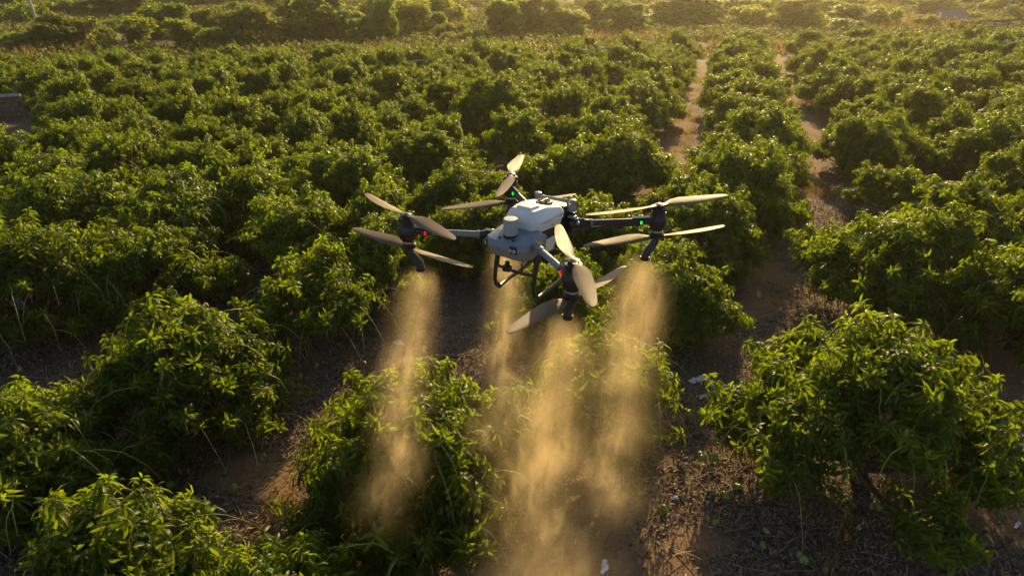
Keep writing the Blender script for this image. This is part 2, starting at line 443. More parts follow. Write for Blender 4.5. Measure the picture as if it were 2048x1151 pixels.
def mango_geo(seed, R, Ht, lod, dens=1.0, gap=0.18):
    rng = np.random.default_rng(seed)
    lobes = []
    off = rng.uniform(0, 6.28)
    for ring, (n, rr, zz, sz) in enumerate([(4, 0.27, 0.80, 0.30), (7, 0.62, 0.60, 0.29), (9, 0.86, 0.36, 0.25)]):
        for i in range(n):
            if ring and rng.random() < gap: continue
            a = off + ring * 0.7 + 2 * math.pi * (i + rng.uniform(-0.28, 0.28)) / n
            r = R * rr * rng.uniform(0.82, 1.12); z = Ht * zz * rng.uniform(0.76, 1.18)
            lobes.append((np.array([r * math.cos(a), r * math.sin(a), z]), R * sz * rng.uniform(0.66, 1.28)))
    P = []; A = []; NL = []
    for c, ra in lobes:
        n = int(150 * dens * (ra / 0.6) ** 2)
        d = rng.normal(size=(n * 2, 3)); d /= np.linalg.norm(d, axis=1, keepdims=True)
        outw = c[:2] / (np.linalg.norm(c[:2]) + 1e-6)
        d = d[(d[:, 2] > -0.55) & (d[:, :2] @ outw > -0.75)][:n]
        rad = ra * rng.uniform(0.62, 1.1, (len(d), 1)) * np.array([[1, 1, 0.78]])
        P.append(c + d * rad); A.append(d * 0.75 + np.array([0, 0, 0.5]) + rng.normal(0, 0.3, d.shape)); NL.append(d)
    # shoots that reach out of the lobes and arch over
    for c, ra in lobes:
        for _ in range(int(7 * dens + 1)):
            d = rng.normal(size=3); d[2] = abs(d[2]) * 0.8 + 0.15; d[:2] += 0.8 * c[:2] / (np.linalg.norm(c[:2]) + 0.3); d /= np.linalg.norm(d)
            s = c + d * ra * 0.95; e = s + d * rng.uniform(0.15, 0.5) + np.array([0, 0, -0.1])
            for t in (0.35, 0.7, 1.0):
                q = s + (e - s) * t; q[2] += 0.1 * t * (1 - t)
                P.append(q[None]); A.append((d + rng.normal(0, 0.2, 3))[None]); NL.append(d[None])
    P = np.concatenate(P); A = np.concatenate(A); NL = np.concatenate(NL)
    k = P[:, 2] > 0.22; P, A, NL = P[k], A[k], NL[k]
    n = len(P)
    roll = rng.uniform(0, 6.28, n); scl = rng.uniform(0.8, 1.2, n)
    top = np.clip((P[:, 2] / Ht - 0.35) * 1.2, 0, 1) * np.clip(NL[:, 2] + 0.2, 0, 1)
    youth = np.where(rng.random(n) < 0.08, rng.uniform(0.3, 0.9, n), rng.uniform(0, 0.12, n))
    pick = rng.integers(0, 12 if lod == 0 else 8, n)
    F = frames(A, roll)
    # trunk and limbs: one joined skeleton
    tr = MB()
    th = 0.34 * rng.uniform(0.8, 1.3)
    lean = rng.normal(0, 0.06, 2)
    fork = np.array([lean[0], lean[1], th])
    tr.tube([(0, 0, -0.15), (0, 0, 0.0), (lean[0] * 0.5, lean[1] * 0.5, th * 0.5), tuple(fork), (lean[0], lean[1], th + 0.12)], [0.21, 0.16, 0.125, 0.12, 0.07], 9)
    for c, ra in lobes:
        m = fork + (c - fork) * 0.5 + np.array([0, 0, -0.12]) + rng.normal(0, 0.07, 3)
        rc = 0.052 if c[2] > Ht * 0.5 else 0.038
        pts = curve_pts(fork + np.array([0, 0, -0.05]), c, m, 7)
        pts[1:-1] += rng.normal(0, 0.018, (5, 3))
        tr.tube(pts, list(np.linspace(rc, 0.016, 7)), 6)
        for _ in range(3):
            d = rng.normal(size=3); d[2] = abs(d[2]); d /= np.linalg.norm(d)
            s = pts[4 + int(rng.integers(0, 2))]
            tr.tube(curve_pts(s, c + d * ra * 0.85, (s + c) / 2 + rng.normal(0, 0.08, 3), 4), [0.017, 0.014, 0.01, 0.006], 5)
    # fruit stalks: from the outside of the crown, up and over, then hanging
    stalks = []
    cand = np.where((NL[:, 2] > -0.1) & (np.linalg.norm(P[:, :2], axis=1) > 0.35 * R))[0]
    for q in rng.choice(cand, int(62 if lod == 0 else 36), replace=False):
        p0 = P[q]; o = NL[q].copy(); o[2] = 0; o /= np.linalg.norm(o) + 1e-6
        side = np.array([-o[1], o[0], 0]) * rng.normal(0, 0.5)
        L = rng.uniform(0.4, 1.15)
        up = rng.uniform(0.02, 0.26) * L
        p1 = p0 + (o + side) * 0.45 * L + np.array([0, 0, up])
        p2 = p0 + (o + side) * rng.uniform(0.55, 0.8) * L + np.array([0, 0, -rng.uniform(0.3, 0.9) * L])
        stalks.append(curve_pts(p0, p2, p1, 7) + rng.normal(0, 0.008, (7, 3)))
    return dict(P=P, F=F, scl=scl, youth=youth, pick=pick, NL=NL, trunk=tr, stalks=stalks, rng=rng, lobes=lobes)

def mango_mesh(g, lod, skip=None):
    k = np.ones(len(g['P']), bool)
    if skip is not None: k[skip] = False
    V, T, C = scatter(W0 if lod == 0 else W1, g['pick'][k], g['P'][k], g['F'][k], g['scl'][k], 1.3, g['youth'][k])
    return tri_mesh('crown', V, T, True, C)

fruit_prof = [(0.004, 0.062), (0.022, 0.056), (0.038, 0.038), (0.046, 0.008), (0.044, -0.022), (0.034, -0.048), (0.018, -0.064), (0.004, -0.07)]
fb = MB().lathe(fruit_prof, 10)
fo = fb.build('mango', M['mango']); FRUIT = fo.data; bpy.data.objects.remove(fo)

TREES = []       # (x, y, R, thing)
def near_tree(seed, x, y, R, Ht, label, group, fruits, n_cl=110, gap=0.18, dens=1.0):
    g = mango_geo(seed, R, Ht, 0, dens, gap); rng = g['rng']
    t = empty('mango_tree', (x, y, hz(x, y)), 0)
    tag(t, label, 'mango tree', group)
    g['trunk'].build('trunk', M['bark'], t)
    view = np.array([-x, -y, CAM_H - 1.5]); view /= np.linalg.norm(view)
    sc = g['NL'] @ view + 0.5 * g['P'][:, 2] / Ht + rng.uniform(0, 0.35, len(g['P']))
    best = np.argsort(-sc)[:n_cl]
    cr = link('crown', mango_mesh(g, 0, best), M['leaf'], t); cr['kind'] = 'stuff'
    for q in best:
        o = link('leaf_cluster', W0_MESH[int(g['pick'][q])], None, cr)
        m = Matrix(g['F'][q].tolist()).to_4x4() @ Matrix.Scale(float(g['scl'][q]), 4)
        m.translation = Vector(g['P'][q]); o.matrix_basis = m
    for s in g['stalks']:
        MB().tube(s, list(np.linspace(0.0075, 0.0045, 7)), 5).build('fruit_stalk', M['stalk'], cr)
    low = sorted(g['stalks'], key=lambda s: s[-1][2] + 0.25 * (s[-1] @ np.array([x, y, 0])) / math.hypot(x, y))
    n = 0
    for s in low:
        for _ in range(int(rng.integers(1, 4))):
            if n >= fruits: break
            o = link('mango', FRUIT, None, t)
            o.location = Vector(s[-1] + rng.normal(0, 0.035, 3) + np.array([0, 0, -0.05])); k = rng.uniform(0.75, 1.2)
            o.scale = (k * 0.9, k, k); o.rotation_euler = tuple(rng.normal(0, 0.25, 3)); n += 1
    TREES.append((x, y, R, t)); return t

VAR = []
def make_variants():
    for i in range(10):
        g = mango_geo(300 + i, 2.0, [2.35, 2.1, 2.55, 2.3, 2.2, 2.5, 2.0, 2.4, 2.6, 2.25][i], 1, [1.3, 1.1, 1.25, 1.35, 1.0, 1.2, 1.3, 0.95, 1.2, 1.3][i], [0.1, 0.25, 0.15, 0.05, 0.3, 0.18, 0.12, 0.33, 0.1, 0.2][i])
        cm = mango_mesh(g, 1); cm.materials.append(M['leaf'])
        tm = g['trunk'].build('trunk', M['bark']); tme = tm.data; bpy.data.objects.remove(tm)
        sb = MB()
        for s in g['stalks']: sb.tube(s[[0, 2, 4, 6]], [0.010, 0.009, 0.007, 0.006], 4, False)
        so = sb.build('fruit_stalks', M['stalk']); sme = so.data; bpy.data.objects.remove(so)
        VAR.append((cm, tme, sme))
make_variants()
_fr = np.random.default_rng(77)
def far_tree(x, y, R, label, group, stalks=True, var=None):
    cm, tme, sme = VAR[int(_fr.integers(0, 10)) if var is None else var]
    t = empty('mango_tree', (x, y, hz(x, y)), _fr.uniform(0, 6.28))
    s = R / 2.0
    t.scale = (s * _fr.uniform(0.94, 1.06), s * _fr.uniform(0.94, 1.06), _fr.uniform(0.80, 1.0) * (0.6 + 0.4 * s))
    tag(t, label, 'mango tree', group)
    link('trunk', tme, None, t)
    c = link('crown', cm, None, t); c['kind'] = 'stuff'
    if stalks:
        o = link('fruit_stalk', sme, None, c); o['kind'] = 'stuff'
    TREES.append((x, y, R, t)); return t

# ------------------------------------------------------------------ the trees one can tell apart (crown centre in the photo, radius in metres)
NEAR = [
    (1752, 845, 1.95, 2.45, 'big mango tree hung with green fruit, bare forked limbs showing through its middle', 26, 0.26, 0.95),
    (850, 895, 1.65, 1.95, 'mango tree directly under the drone with spray falling onto its crown', 12, 0.24, 0.9),
    (1215, 770, 1.05, 2.0, 'mango tree half veiled by spray beside the scattered white rubbish', 5, 0.2, 0.9),
    (355, 765, 1.45, 2.05, 'round mango tree standing alone above the two small pale sand patches', 6, 0.16, 1.0),
    (30, 895, 1.22, 1.9, 'mango tree cut by the left edge, in the lower corner, long fruit stalk across it', 6, 0.12, 1.05),
    (225, 1150, 1.12, 1.7, 'mango tree at the bottom edge below the round lone tree', 6, 0.1, 1.1),
    (560, 1215, 0.98, 1.55, 'bright mango tree crown cut off by the bottom edge, left of the sprayed tree', 5, 0.1, 1.15),
    (1805, 540, 2.15, 2.45, 'wide mango tree straight behind the big fruiting tree with bare limbs', 8, 0.12, 1.0),
    (2060, 600, 1.7, 2.1, 'mango tree cut by the right edge beside bare orange sand', 5, 0.2, 0.95),
    (620, 605, 1.35, 2.0, 'low mango tree below the red-lit rotor arm, thin trunk and sand under it', 4, 0.22, 0.95),
    (60, 575, 1.5, 2.2, 'mango tree at the left edge with its dark trunk in plain view', 4, 0.18, 0.95),
]
for i, (u, v, R, Ht, lab, fr, gap, dn) in enumerate(NEAR):
    c = at(u, v, 1.15)
    near_tree((900 + i) if i else 956, c[0], c[1], R, Ht, lab, 'mango trees of the orchard', fr, 110 if i < 7 else 70, gap, dn)

MIDT = [
    (275, 525, 1.65, 'dense mango tree next to the left-edge tree with the dark trunk'),
    (600, 480, 1.8, 'broad mango tree with long stalks, left of the red-lit rotor'),
    (770, 505, 1.25, 'mango tree behind the rotor with the red light, left of the drone'),
    (1125, 590, 1.2, 'mango tree seen through the landing gear of the drone'),
    (1325, 560, 1.45, 'mango tree behind the spray of the nozzle hanging from the right rotor'),
    (1408, 455, 1.5, 'mango tree straight behind the right rotor with the green light'),
    (1180, 450, 1.7, 'mango tree behind the long dark arm of the drone'),
    (1000, 445, 1.6, 'mango tree just behind the white tank of the drone'),
    (1800, 365, 1.25, 'small dark mango tree just behind the wide tree'),
    (1725, 290, 1.6, 'low rounded mango tree standing apart right of the second dirt path'),
    (1985, 285, 1.9, 'mango tree with spreading low branches at the right edge above the bare litter'),
    (2075, 360, 1.6, 'mango tree crown peeping in at the right edge over bare ground'),
    (1850, 225, 1.9, 'mango tree on visible forked trunks behind the clearing'),
    (1120, 350, 1.75, 'mango tree just above the back rotor of the drone'),
    (1230, 340, 1.9, 'leafy mango tree beside the long dirt path above the drone'),
    (350, 440, 2.0, 'mango tree with bushy top, second back from the left-edge trunk'),
    (140, 435, 2.0, 'mango tree in a dark hollow near the left edge'),
    (760, 455, 1.2, 'small mango tree behind the upper left rotor blade'),
    (920, 385, 1.6, 'mango tree behind the back rotor, left of its hub'),
    (500, 390, 1.9, 'mango tree above the broad one with long stalks'),
    (690, 375, 1.9, 'mango tree in front of a small bare gap, left of the back rotor'),
    (1380, 410, 1.4, 'mango tree at the near end of the long dirt path'),
    (1490, 385, 1.65, 'mango tree at the near end of the row between the two dirt paths'),
]
for u, v, R, lab in MIDT:
    c = at(u, v, 1.2)
    far_tree(c[0], c[1], R, lab, 'mango trees of the orchard')

# ------------------------------------------------------------------ the rows behind
ORD = 'first second third fourth fifth sixth seventh eighth ninth tenth eleventh twelfth thirteenth fourteenth fifteenth sixteenth seventeenth eighteenth nineteenth twentieth twenty-first twenty-second twenty-third twenty-fourth twenty-fifth twenty-sixth twenty-seventh twenty-eighth'.split()
rowr = np.random.default_rng(41)
CLEAR = at(1950, 400, 0.0)
WALL_Y = float(at(20, 240, 0.0)[1])
rows = [('centre', 1.2)] + [('left', -3.75 - 3.05 * k) for k in range(17)] + [('right', 6.3 + 3.2 * k) for k in range(13)]
def free(x, y, R):
    return all((x - a) ** 2 + (y - b) ** 2 > (0.78 * (R + r)) ** 2 for a, b, r, _ in TREES)
hand = list(TREES)
for side, s in rows:
    k = 0; ridx = {'left': int(round((-3.75 - s) / 3.05)), 'right': int(round((s - 6.3) / 3.2)), 'centre': 0}[side]
    tpos = rowr.uniform(0, 2.0)
    while tpos < 90:
        tpos += (2.75 if side != 'centre' else 2.9) * rowr.uniform(0.86, 1.16)
        ss = s + rowr.normal(0, 0.28)
        x, y = RD * tpos + RN * ss
        R = rowr.uniform(1.4, 1.75) if side != 'centre' else rowr.uniform(1.75, 2.0)
        if y < 15.5 or y > float(edge_y(x)): continue
        zc = y * math.cos(PITCH) + (CAM_H - 1.3) * math.sin(PITCH)
        if abs(x) * FOC / zc > 1024 + 2.3 * FOC / zc: continue
        if not all((x - a) ** 2 + (y - b) ** 2 > (0.78 * (R + r)) ** 2 for a, b, r, _ in hand): continue
        if rowr.random() < 0.04: continue
        if any(abs(ss - float(pa)) < 0.8 * R for pa in path_axis(y)) and y > 17: continue
        if math.hypot(x - CLEAR[0], y - CLEAR[1]) < 2.9: continue
        uc = 1024 + FOC * x / zc; vc = 575.5 - FOC * (y * math.sin(PITCH) - (CAM_H - 1.1) * math.cos(PITCH)) / zc; hw = FOC * R / zc     # keep the block wall in view
        if y < WALL_Y + 1.5 and uc - hw < 46 and vc + hw * 0.55 > 192 and vc - hw * 0.6 < 236: continue
        w = {'centre': 'the row between the two dirt paths', 'left': f'the {ORD[ridx]} row left of the long dirt path', 'right': f'the {ORD[ridx]} row right of the second dirt path'}[side]
        far_tree(x, y, R, f'mango tree in {w}, {ORD[k]} from the front', 'mango trees of the orchard', y < 40)
        k += 1

# ------------------------------------------------------------------ leaf litter, dry grass, sticks, rubbish
lr = np.random.default_rng(3)
n = 260000
yy = 4.2 + 22 * lr.random(n) ** 1.25; xx = lr.uniform(-1, 1, n) * (yy * 0.86 + 2.5)
den = vnoise(xx, yy, 0.9) * 0.8 + vnoise(xx, yy, 2.7) * 0.5
keep = (den > 0.34) & (lr.random(n) > np.clip(sand_at(xx, yy), 0, 0.82))
xx, yy = xx[keep], yy[keep]; n = len(xx)
LT = []
for i in range(6):
    v, t = leaf_geo(0.145, 0.026, 0.3 + 0.35 * i, 1)
    v[:, 2] += 0.02 + 0.008 * i; v[:, 0] -= 0.08
    LT.append((v, t, np.tile([[0.2 * i, 0.0, 0.0]], (len(v), 1))))
V, T, C = scatter(LT, lr.integers(0, 6, n), np.stack([xx, yy, hgt(xx, yy)], 1), frames(np.stack([lr.normal(0, 0.35, n), lr.normal(0, 0.35, n), np.ones(n)], 1), lr.uniform(0, 6.28, n)), lr.uniform(0.4, 1.15, n))
nv = len(LT[0][0]); C[:, 0] = np.repeat(np.clip(lr.normal(0.42, 0.33, n), 0, 1), nv)
tag(link('leaf_litter', tri_mesh('leaf_litter', V, T, True, C), M['litter']), 'dry brown fallen leaves strewn over the orchard soil', 'leaf litter', kind='stuff')

n = 9000
yy = 4.2 + 20 * lr.random(n) ** 1.2; xx = lr.uniform(-1, 1, n) * (yy * 0.86 + 2.5)
keep = (vnoise(xx, yy, 0.7) > 0.45) & (lr.random(n) > 0.8 * sand_at(xx, yy)); xx, yy = xx[keep], yy[keep]; n = len(xx)
TWG = []
for i in range(5):
    cv = curve_pts((-0.2, 0, 0.02), (0.2, lr.normal(0, 0.05), 0.025), (lr.normal(0, 0.04), lr.normal(0, 0.09), 0.05), 5); b = MB().tube(cv, [0.006, 0.006, 0.005, 0.004, 0.002], 3, False)
    TWG.append((np.array(b.v), np.array([q for f in b.f for q in ((f[0], f[1], f[2]), (f[0], f[2], f[3]))]), np.tile([[0.25 + 0.12 * i, 0, 0]], (len(b.v), 1))))
V, T, C = scatter(TWG, lr.integers(0, 5, n), np.stack([xx, yy, hgt(xx, yy)], 1), frames(np.stack([lr.normal(0, 0.12, n), lr.normal(0, 0.12, n), np.ones(n)], 1), lr.uniform(0, 6.28, n)), lr.uniform(0.4, 1.5, n))
tag(link('twig_litter', tri_mesh('twig_litter', V, T, True, C), M['litter']), 'fine dry twigs strewn among the fallen leaves', 'twigs', kind='stuff')

def grass_geo(px, py, h, rng, lean=0.35, w=0.012):
    n = len(px); a = rng.uniform(0, 6.28, n); l = rng.normal(0, lean, (n, 2)) * h[:, None]
    zb = hgt(px, py) - 0.02
    dx, dy = np.cos(a) * w, np.sin(a) * w
    b0 = np.stack([px - dx, py - dy, zb], 1); b1 = np.stack([px + dx, py + dy, zb], 1)
    m0 = np.stack([px - dx * .7 + l[:, 0] * .4, py - dy * .7 + l[:, 1] * .4, zb + h * 0.6], 1); m1 = np.stack([px + dx * .7 + l[:, 0] * .4, py + dy * .7 + l[:, 1] * .4, zb + h * 0.6], 1)
    tp = np.stack([px + l[:, 0], py + l[:, 1], zb + h], 1)
    V = np.stack([b0, b1, m0, m1, tp], 1).reshape(-1, 3)
    o = (np.arange(n) * 5)[:, None, None]
    T = (np.array([[0, 1, 3], [0, 3, 2], [2, 3, 4]])[None] + o).reshape(-1, 3)
    C = np.repeat(np.stack([rng.random(n), rng.random(n) ** 2, np.zeros(n)], 1), 5, axis=0)
    return V, T, C
TUFT = [(1345, 270, 1.2), (1365, 240, 1.3), (1330, 320, 1.0), (1400, 190, 1.2), (1395, 160, 1.0), (1600, 215, 1.3), (1580, 180, 1.0), (1630, 390, 0.9), (1625, 300, 0.8),
        (1640, 380, 0.7), (1900, 400, 0.6), (1960, 420, 0.7), (1470, 535, 0.4), (1080, 300, 0.6), (360, 330, 0.8), (430, 355, 0.7), (150, 740, 0.6), (560, 1030, 0.5), (640, 700, 0.5),
        (1150, 690, 0.5), (700, 1040, 0.5), (1530, 930, 0.35), (1680, 1090, 0.5), (450, 860, 0.4), (740, 1060, 0.6), (1310, 870, 0.4)]
PX = []; PY = []
for u, v, r in TUFT:
    c = at(u, v); n = int(520 * r)
    cl = lr.normal(0, r * 0.55, (9, 2)); w = lr.integers(0, 9, n)
    PX.append(c[0] + cl[w, 0] + lr.normal(0, r * 0.16, n)); PY.append(c[1] + cl[w, 1] * 1.5 + lr.normal(0, r * 0.2, n))
px = np.concatenate(PX); py = np.concatenate(PY)
V, T, C = grass_geo(px, py, lr.uniform(0.08, 0.3, len(px)), lr, 0.5, 0.006)
tag(link('dry_grass', tri_mesh('dry_grass', V, T, True, C), M['dry_grass']), 'tufts of dry orange grass along the dirt paths', 'dry grass', kind='stuff')

def stick(u0, v0, u1, v1, rad, label, z=0.04):
    a = at(u0, v0, z); b = at(u1, v1, z); rng = np.random.default_rng(int(u0 * 7 + v0))
    pts = np.linspace(a, b, 7); L = np.linalg.norm(b - a); pts[1:-1] += rng.normal(0, 0.035 * L, (5, 3)) * np.array([1, 1, 0.3])
    for q in pts: q[2] = hz(q[0], q[1]) + rad + 0.01 + abs(rng.normal(0, 0.012))
    m = MB().tube(pts, list(np.linspace(rad, rad * 0.4, 7)), 6)
    for k in (2, 4):
        d = pts[k + 1] - pts[k]; s = np.array([-d[1], d[0], 0.05]) * rng.choice([-1, 1])
        e = pts[k] + d * 0.8 + s * rng.uniform(0.5, 1.2)
        m.tube([pts[k], (pts[k] + e) / 2 + np.array([0, 0, 0.01]), e], [rad * 0.5, rad * 0.4, rad * 0.2], 5)
    o = m.build('fallen_branch', M['twig'])
    tag(o, label, 'branch', 'fallen branches on the litter')
stick(1410, 985, 1525, 1020, 0.022, 'long straight fallen branch pointing at the big fruiting tree')
stick(1448, 1065, 1505, 1050, 0.016, 'short forked fallen stick below the long straight branch')
stick(1372, 890, 1398, 858, 0.018, 'thick short stick on the path, left of a crossing one')
stick(1400, 860, 1425, 890, 0.016, 'short stick crossing the path beside the thick one')
stick(1395, 960, 1440, 935, 0.016, 'fallen stick on the path above the long straight branch')
stick(1160, 1026, 1262, 1023, 0.020, 'dark fallen branch lying across the edge of the sand patch below the spray')
stick(245, 950, 300, 885, 0.024, 'dark fallen branch in the shade under the lone round tree')
stick(262, 960, 310, 900, 0.018, 'thin dead branch beside the dark one under the lone round tree')
stick(575, 880, 605, 830, 0.016, 'curved grey dead stick on the litter beside the sprayed tree')
stick(1640, 885, 1720, 898, 0.018, 'thin dead branch under the forked limbs of the big fruiting tree')
stick(1610, 470, 1660, 480, 0.015, 'pale dead stick on the sand by the wide tree')
stick(1910, 1080, 1960, 1100, 0.016, 'dead stick on sand below the right side of the big fruiting tree')

def rubbish(u, v, sx, sy, rot, label, seed, mat='paper', lift=0.05, nm='plastic_scrap', cat='litter'):
    rng = np.random.default_rng(seed); c = at(u, v, 0.03)
    n = 11; m = MB(); vs = []; fs = []
    for j in range(n):
        for i in range(n):
            a, b = i / (n - 1) * 2 - 1, j / (n - 1) * 2 - 1
            th_ = math.atan2(b, a); rr = 0.9 + 0.28 * math.sin(2 * th_ + seed) + 0.16 * math.sin(3 * th_ + 2.3 * seed) + 0.10 * math.sin(7 * th_ + seed * 5)
            q = max(abs(a), abs(b)) + 1e-6; k = q / math.hypot(a, b) if math.hypot(a, b) > 1e-6 else 1
            x, y = a * k * rr * sx, b * k * rr * sy
            vs.append((x, y, 0.015 + abs(rng.normal(0, lift)) * (1.15 - q)))
    for j in range(n - 1):
        for i in range(n - 1):
            q = j * n + i; fs.append((q, q + 1, q + n + 1, q + n))
    m.add(vs, fs)
    o = m.build(nm, M[mat], None, True, 0, 25)
    o.location = (c[0], c[1], hz(c[0], c[1])); o.rotation_euler = (0, 0, rot)
    md = o.modifiers.new('thickness', 'SOLIDIFY'); md.thickness = 0.004
    tag(o, label, cat, 'white rubbish on the ground')
rubbish(1398, 757, 0.21, 0.12, 0.2, 'long crumpled white plastic sheet lying on the dirt path', 1)
rubbish(1422, 766, 0.11, 0.08, 1.0, 'small white scrap touching the end of the long plastic sheet', 6)
rubbish(1405, 792, 0.085, 0.06, 0.9, 'small white scrap just below the long plastic sheet', 2)
rubbish(1209, 1130, 0.055, 0.13, -0.5, 'white feather-like plastic scrap on sand at the bottom edge', 3, lift=0.03)
rubbish(797, 684, 0.17, 0.09, -0.3, 'white paper sheet on litter behind the falling spray', 4, lift=0.02)
rubbish(1716, 1056, 0.05, 0.03, 0.2, 'pale lilac-white scrap under the big fruiting tree', 5)
rubbish(2034, 1050, 0.09, 0.035, 0.5, 'white rag near the right edge beyond the big fruiting tree', 7)
rubbish(1350, 995, 0.05, 0.05, 0.5, 'faint crumpled white scrap in the litter between spray and big tree', 8, lift=0.03)
rubbish(1503, 693, 0.07, 0.06, 0.0, 'greyish plastic scrap on litter beside the big fruiting tree crown', 9, lift=0.03)

def rock(u, v, r, label, seed):
    rng = np.random.default_rng(seed); c = at(u, v, 0.05)
    bm = bmesh.new(); bmesh.ops.create_icosphere(bm, subdivisions=2, radius=r)
    for q in bm.verts: q.co *= rng.uniform(0.8, 1.15); q.co.z *= 0.55; q.co.x *= 1.3
    me = bpy.data.meshes.new('stone'); bm.to_mesh(me); bm.free()
    for f in me.polygons: f.use_smooth = True
    o = link('stone', me, M['stone']); o.location = (c[0], c[1], hz(c[0], c[1]) + r * 0.25); o.rotation_euler = (0, 0, rng.uniform(0, 6))
    tag(o, label, 'stone', 'pale stones on bare ground')
rock(1941, 408, 0.20, 'round orange-tinted stone on bare ground right of the wide tree', 1)
rock(1972, 411, 0.22, 'white stone beside the round orange-tinted one', 2)
rock(1996, 425, 0.10, 'small pale stone in front of the white stone', 3)
for i, (u, v) in enumerate([(1447, 988), (1453, 995), (1459, 985), (1472, 972), (1478, 974), (1430, 1047), (1526, 1090), (1533, 1062), (1800, 1085), (1650, 1140)]):
    c = at(u, v, 0.05); o = link('fallen_mango', FRUIT); o.location = (c[0], c[1], hz(c[0], c[1]) + 0.05); o.rotation_euler = (1.3, 0.4 * i, i)
    tag(o, 'small green mango fallen on the litter round the big fruiting tree', 'mango', 'fallen mangoes')

# ------------------------------------------------------------------ the scrub beyond the orchard
sr = np.random.default_rng(19)
def shrub_geo(seed, w, h, kind):
    rng = np.random.default_rng(seed); tr = MB()
    if kind == 'feather':                                    # upright arching canes
        V = []; T = []; C = []; b = 0
        for i in range(46):
            a = rng.uniform(0, 6.28); ln = h * rng.uniform(0.6, 1.05); out = rng.uniform(0.05, 1.0) * w
            p0 = np.array([math.cos(a), math.sin(a), 0]) * 0.15 * w
            p2 = np.array([math.cos(a) * out, math.sin(a) * out, ln]); p1 = p0 * 0.5 + p2 * 0.35 + np.array([0, 0, ln * 0.45])
            pts = curve_pts(p0, p2, p1, 14)
            tr.tube(pts[::3], [0.04, 0.035, 0.025, 0.02, 0.012], 4, False)
            for q in pts[2:]:
                k = 7; P = q + rng.normal(0, 0.10 * w, (k, 3))
                V.append(P); 
        P = np.concatenate(V); A = rng.normal(0, 0.5, P.shape) + np.array([0, 0, 1.0])
    else:
        nl = {'round': 13, 'loose': 17, 'mound': 9}[kind]
        P = []; A = []
        for i in range(nl):
            a = rng.uniform(0, 6.28); r = w * rng.uniform(0.1, 0.75)
            z = h * (rng.uniform(0.4, 0.98) if kind != 'mound' else rng.uniform(0.25, 0.75))
            z *= 1 - 0.35 * (r / w) ** 2
            c = np.array([r * math.cos(a), r * math.sin(a), z]); ra = w * rng.uniform(0.16, 0.48) * (0.8 if kind == 'loose' else 0.95)
            m = int((200 if kind == 'loose' else 240) * (ra / w) / 0.35 * 0.4) + 12
            d = rng.normal(size=(m, 3)); d /= np.linalg.norm(d, axis=1, keepdims=True)
            vert = 0.8 if kind != 'round' else 1.0
            q = c + d * ra * rng.uniform(0.5, 1.3, (m, 1)) * np.array([[1, 1, vert]])
            P.append(q); A.append(d + np.array([0, 0, 0.4]))
            tr.tube(curve_pts((0, 0, -0.2), c, c * np.array([0.3, 0.3, 0.55]), 5), [0.11, 0.09, 0.07, 0.05, 0.03], 5)
        # skirt down to the ground
        m = 260; a = rng.uniform(0, 6.28, m); r = w * 0.85 * np.sqrt(rng.random(m))
        P.append(np.stack([r * np.cos(a), r * np.sin(a), h * 0.4 * rng.random(m)], 1)); A.append(np.tile([[0, 0, 1.0]], (m, 1)) + rng.normal(0, 0.5, (m, 3)))
        P = np.concatenate(P); A = np.concatenate(A)
        k = P[:, 2] > 0.02; P, A = P[k], A[k]
    n = len(P); sc = rng.uniform(0.9, 1.7, n) * (0.8 if kind == 'feather' else 1.0)
    V, T, C = scatter(W1S, rng.integers(0, 6, n), P, frames(A + 1e-4, rng.uniform(0, 6.28, n)), sc, 0.3, np.where(rng.random(n) < 0.2, rng.random(n) * 0.6, 0))
    return tri_mesh('crown', V, T, True, C), tr
_r2 = np.random.default_rng(12)
W1S = [whorl(_r2, 7, 0.26, 0.085, 1, young=0.5, spread=1.2) for i in range(6)]
SV = {}
for kind, n in (('round', 3), ('loose', 4), ('mound', 3), ('feather', 2)):
    for i in range(n):
        w, h = {'round': (1.7, 3.4), 'loose': (2.4, 4.0), 'mound': (2.4, 2.1), 'feather': (1.9, 4.0)}[kind]
        me, tr = shrub_geo(500 + 10 * len(SV) + i, w, h, kind)
        to = tr.build('trunk', M['bark']); tme = to.data; bpy.data.objects.remove(to)
        SV[(kind, i)] = (me, tme, w, h)
SM = {}
def shrub(x, y, w, h, kind, mat, label, cat='bush', name='wild_bush', group='scrub beyond the orchard'):
    ks = [k for k in SV if k[0] == kind]; key = ks[int(sr.integers(0, len(ks)))]
    me, tme, w0, h0 = SV[key]
    if (key, mat) not in SM:
        q = me.copy(); q.materials.clear(); q.materials.append(M[mat]); SM[(key, mat)] = q
    t = empty(name, (x, y, hz(x, y)), sr.uniform(0, 6.28))
    t.scale = (1.2 * w / w0, 1.2 * w / w0, 1.15 * h / h0)
    tag(t, label, cat, group)
    link('trunk', tme, None, t)
    c = link('crown', SM[(key, mat)], None, t); c['kind'] = 'stuff'
def shrub_px(u, vb, vt, wpx, kind, mat, label, **kw):
    """a bush from its foot, its top and its width in the photo"""
    c = at(u, vb, 0.0); x, y = c[0], c[1]
    z0 = hz(x, y)
    for _ in range(4):
        c = at(u, vb, z0); x, y = c[0], c[1]; z0 = hz(x, y)
    d = ray_dir(u, vt); h = max(0.9, CAM_H + d[2] * (y / d[1]) - z0)
    zc = y * math.cos(PITCH) + (CAM_H - z0) * math.sin(PITCH)
    shrub(x, y, wpx * 0.5 * zc / FOC, h, kind, mat, label, **kw)
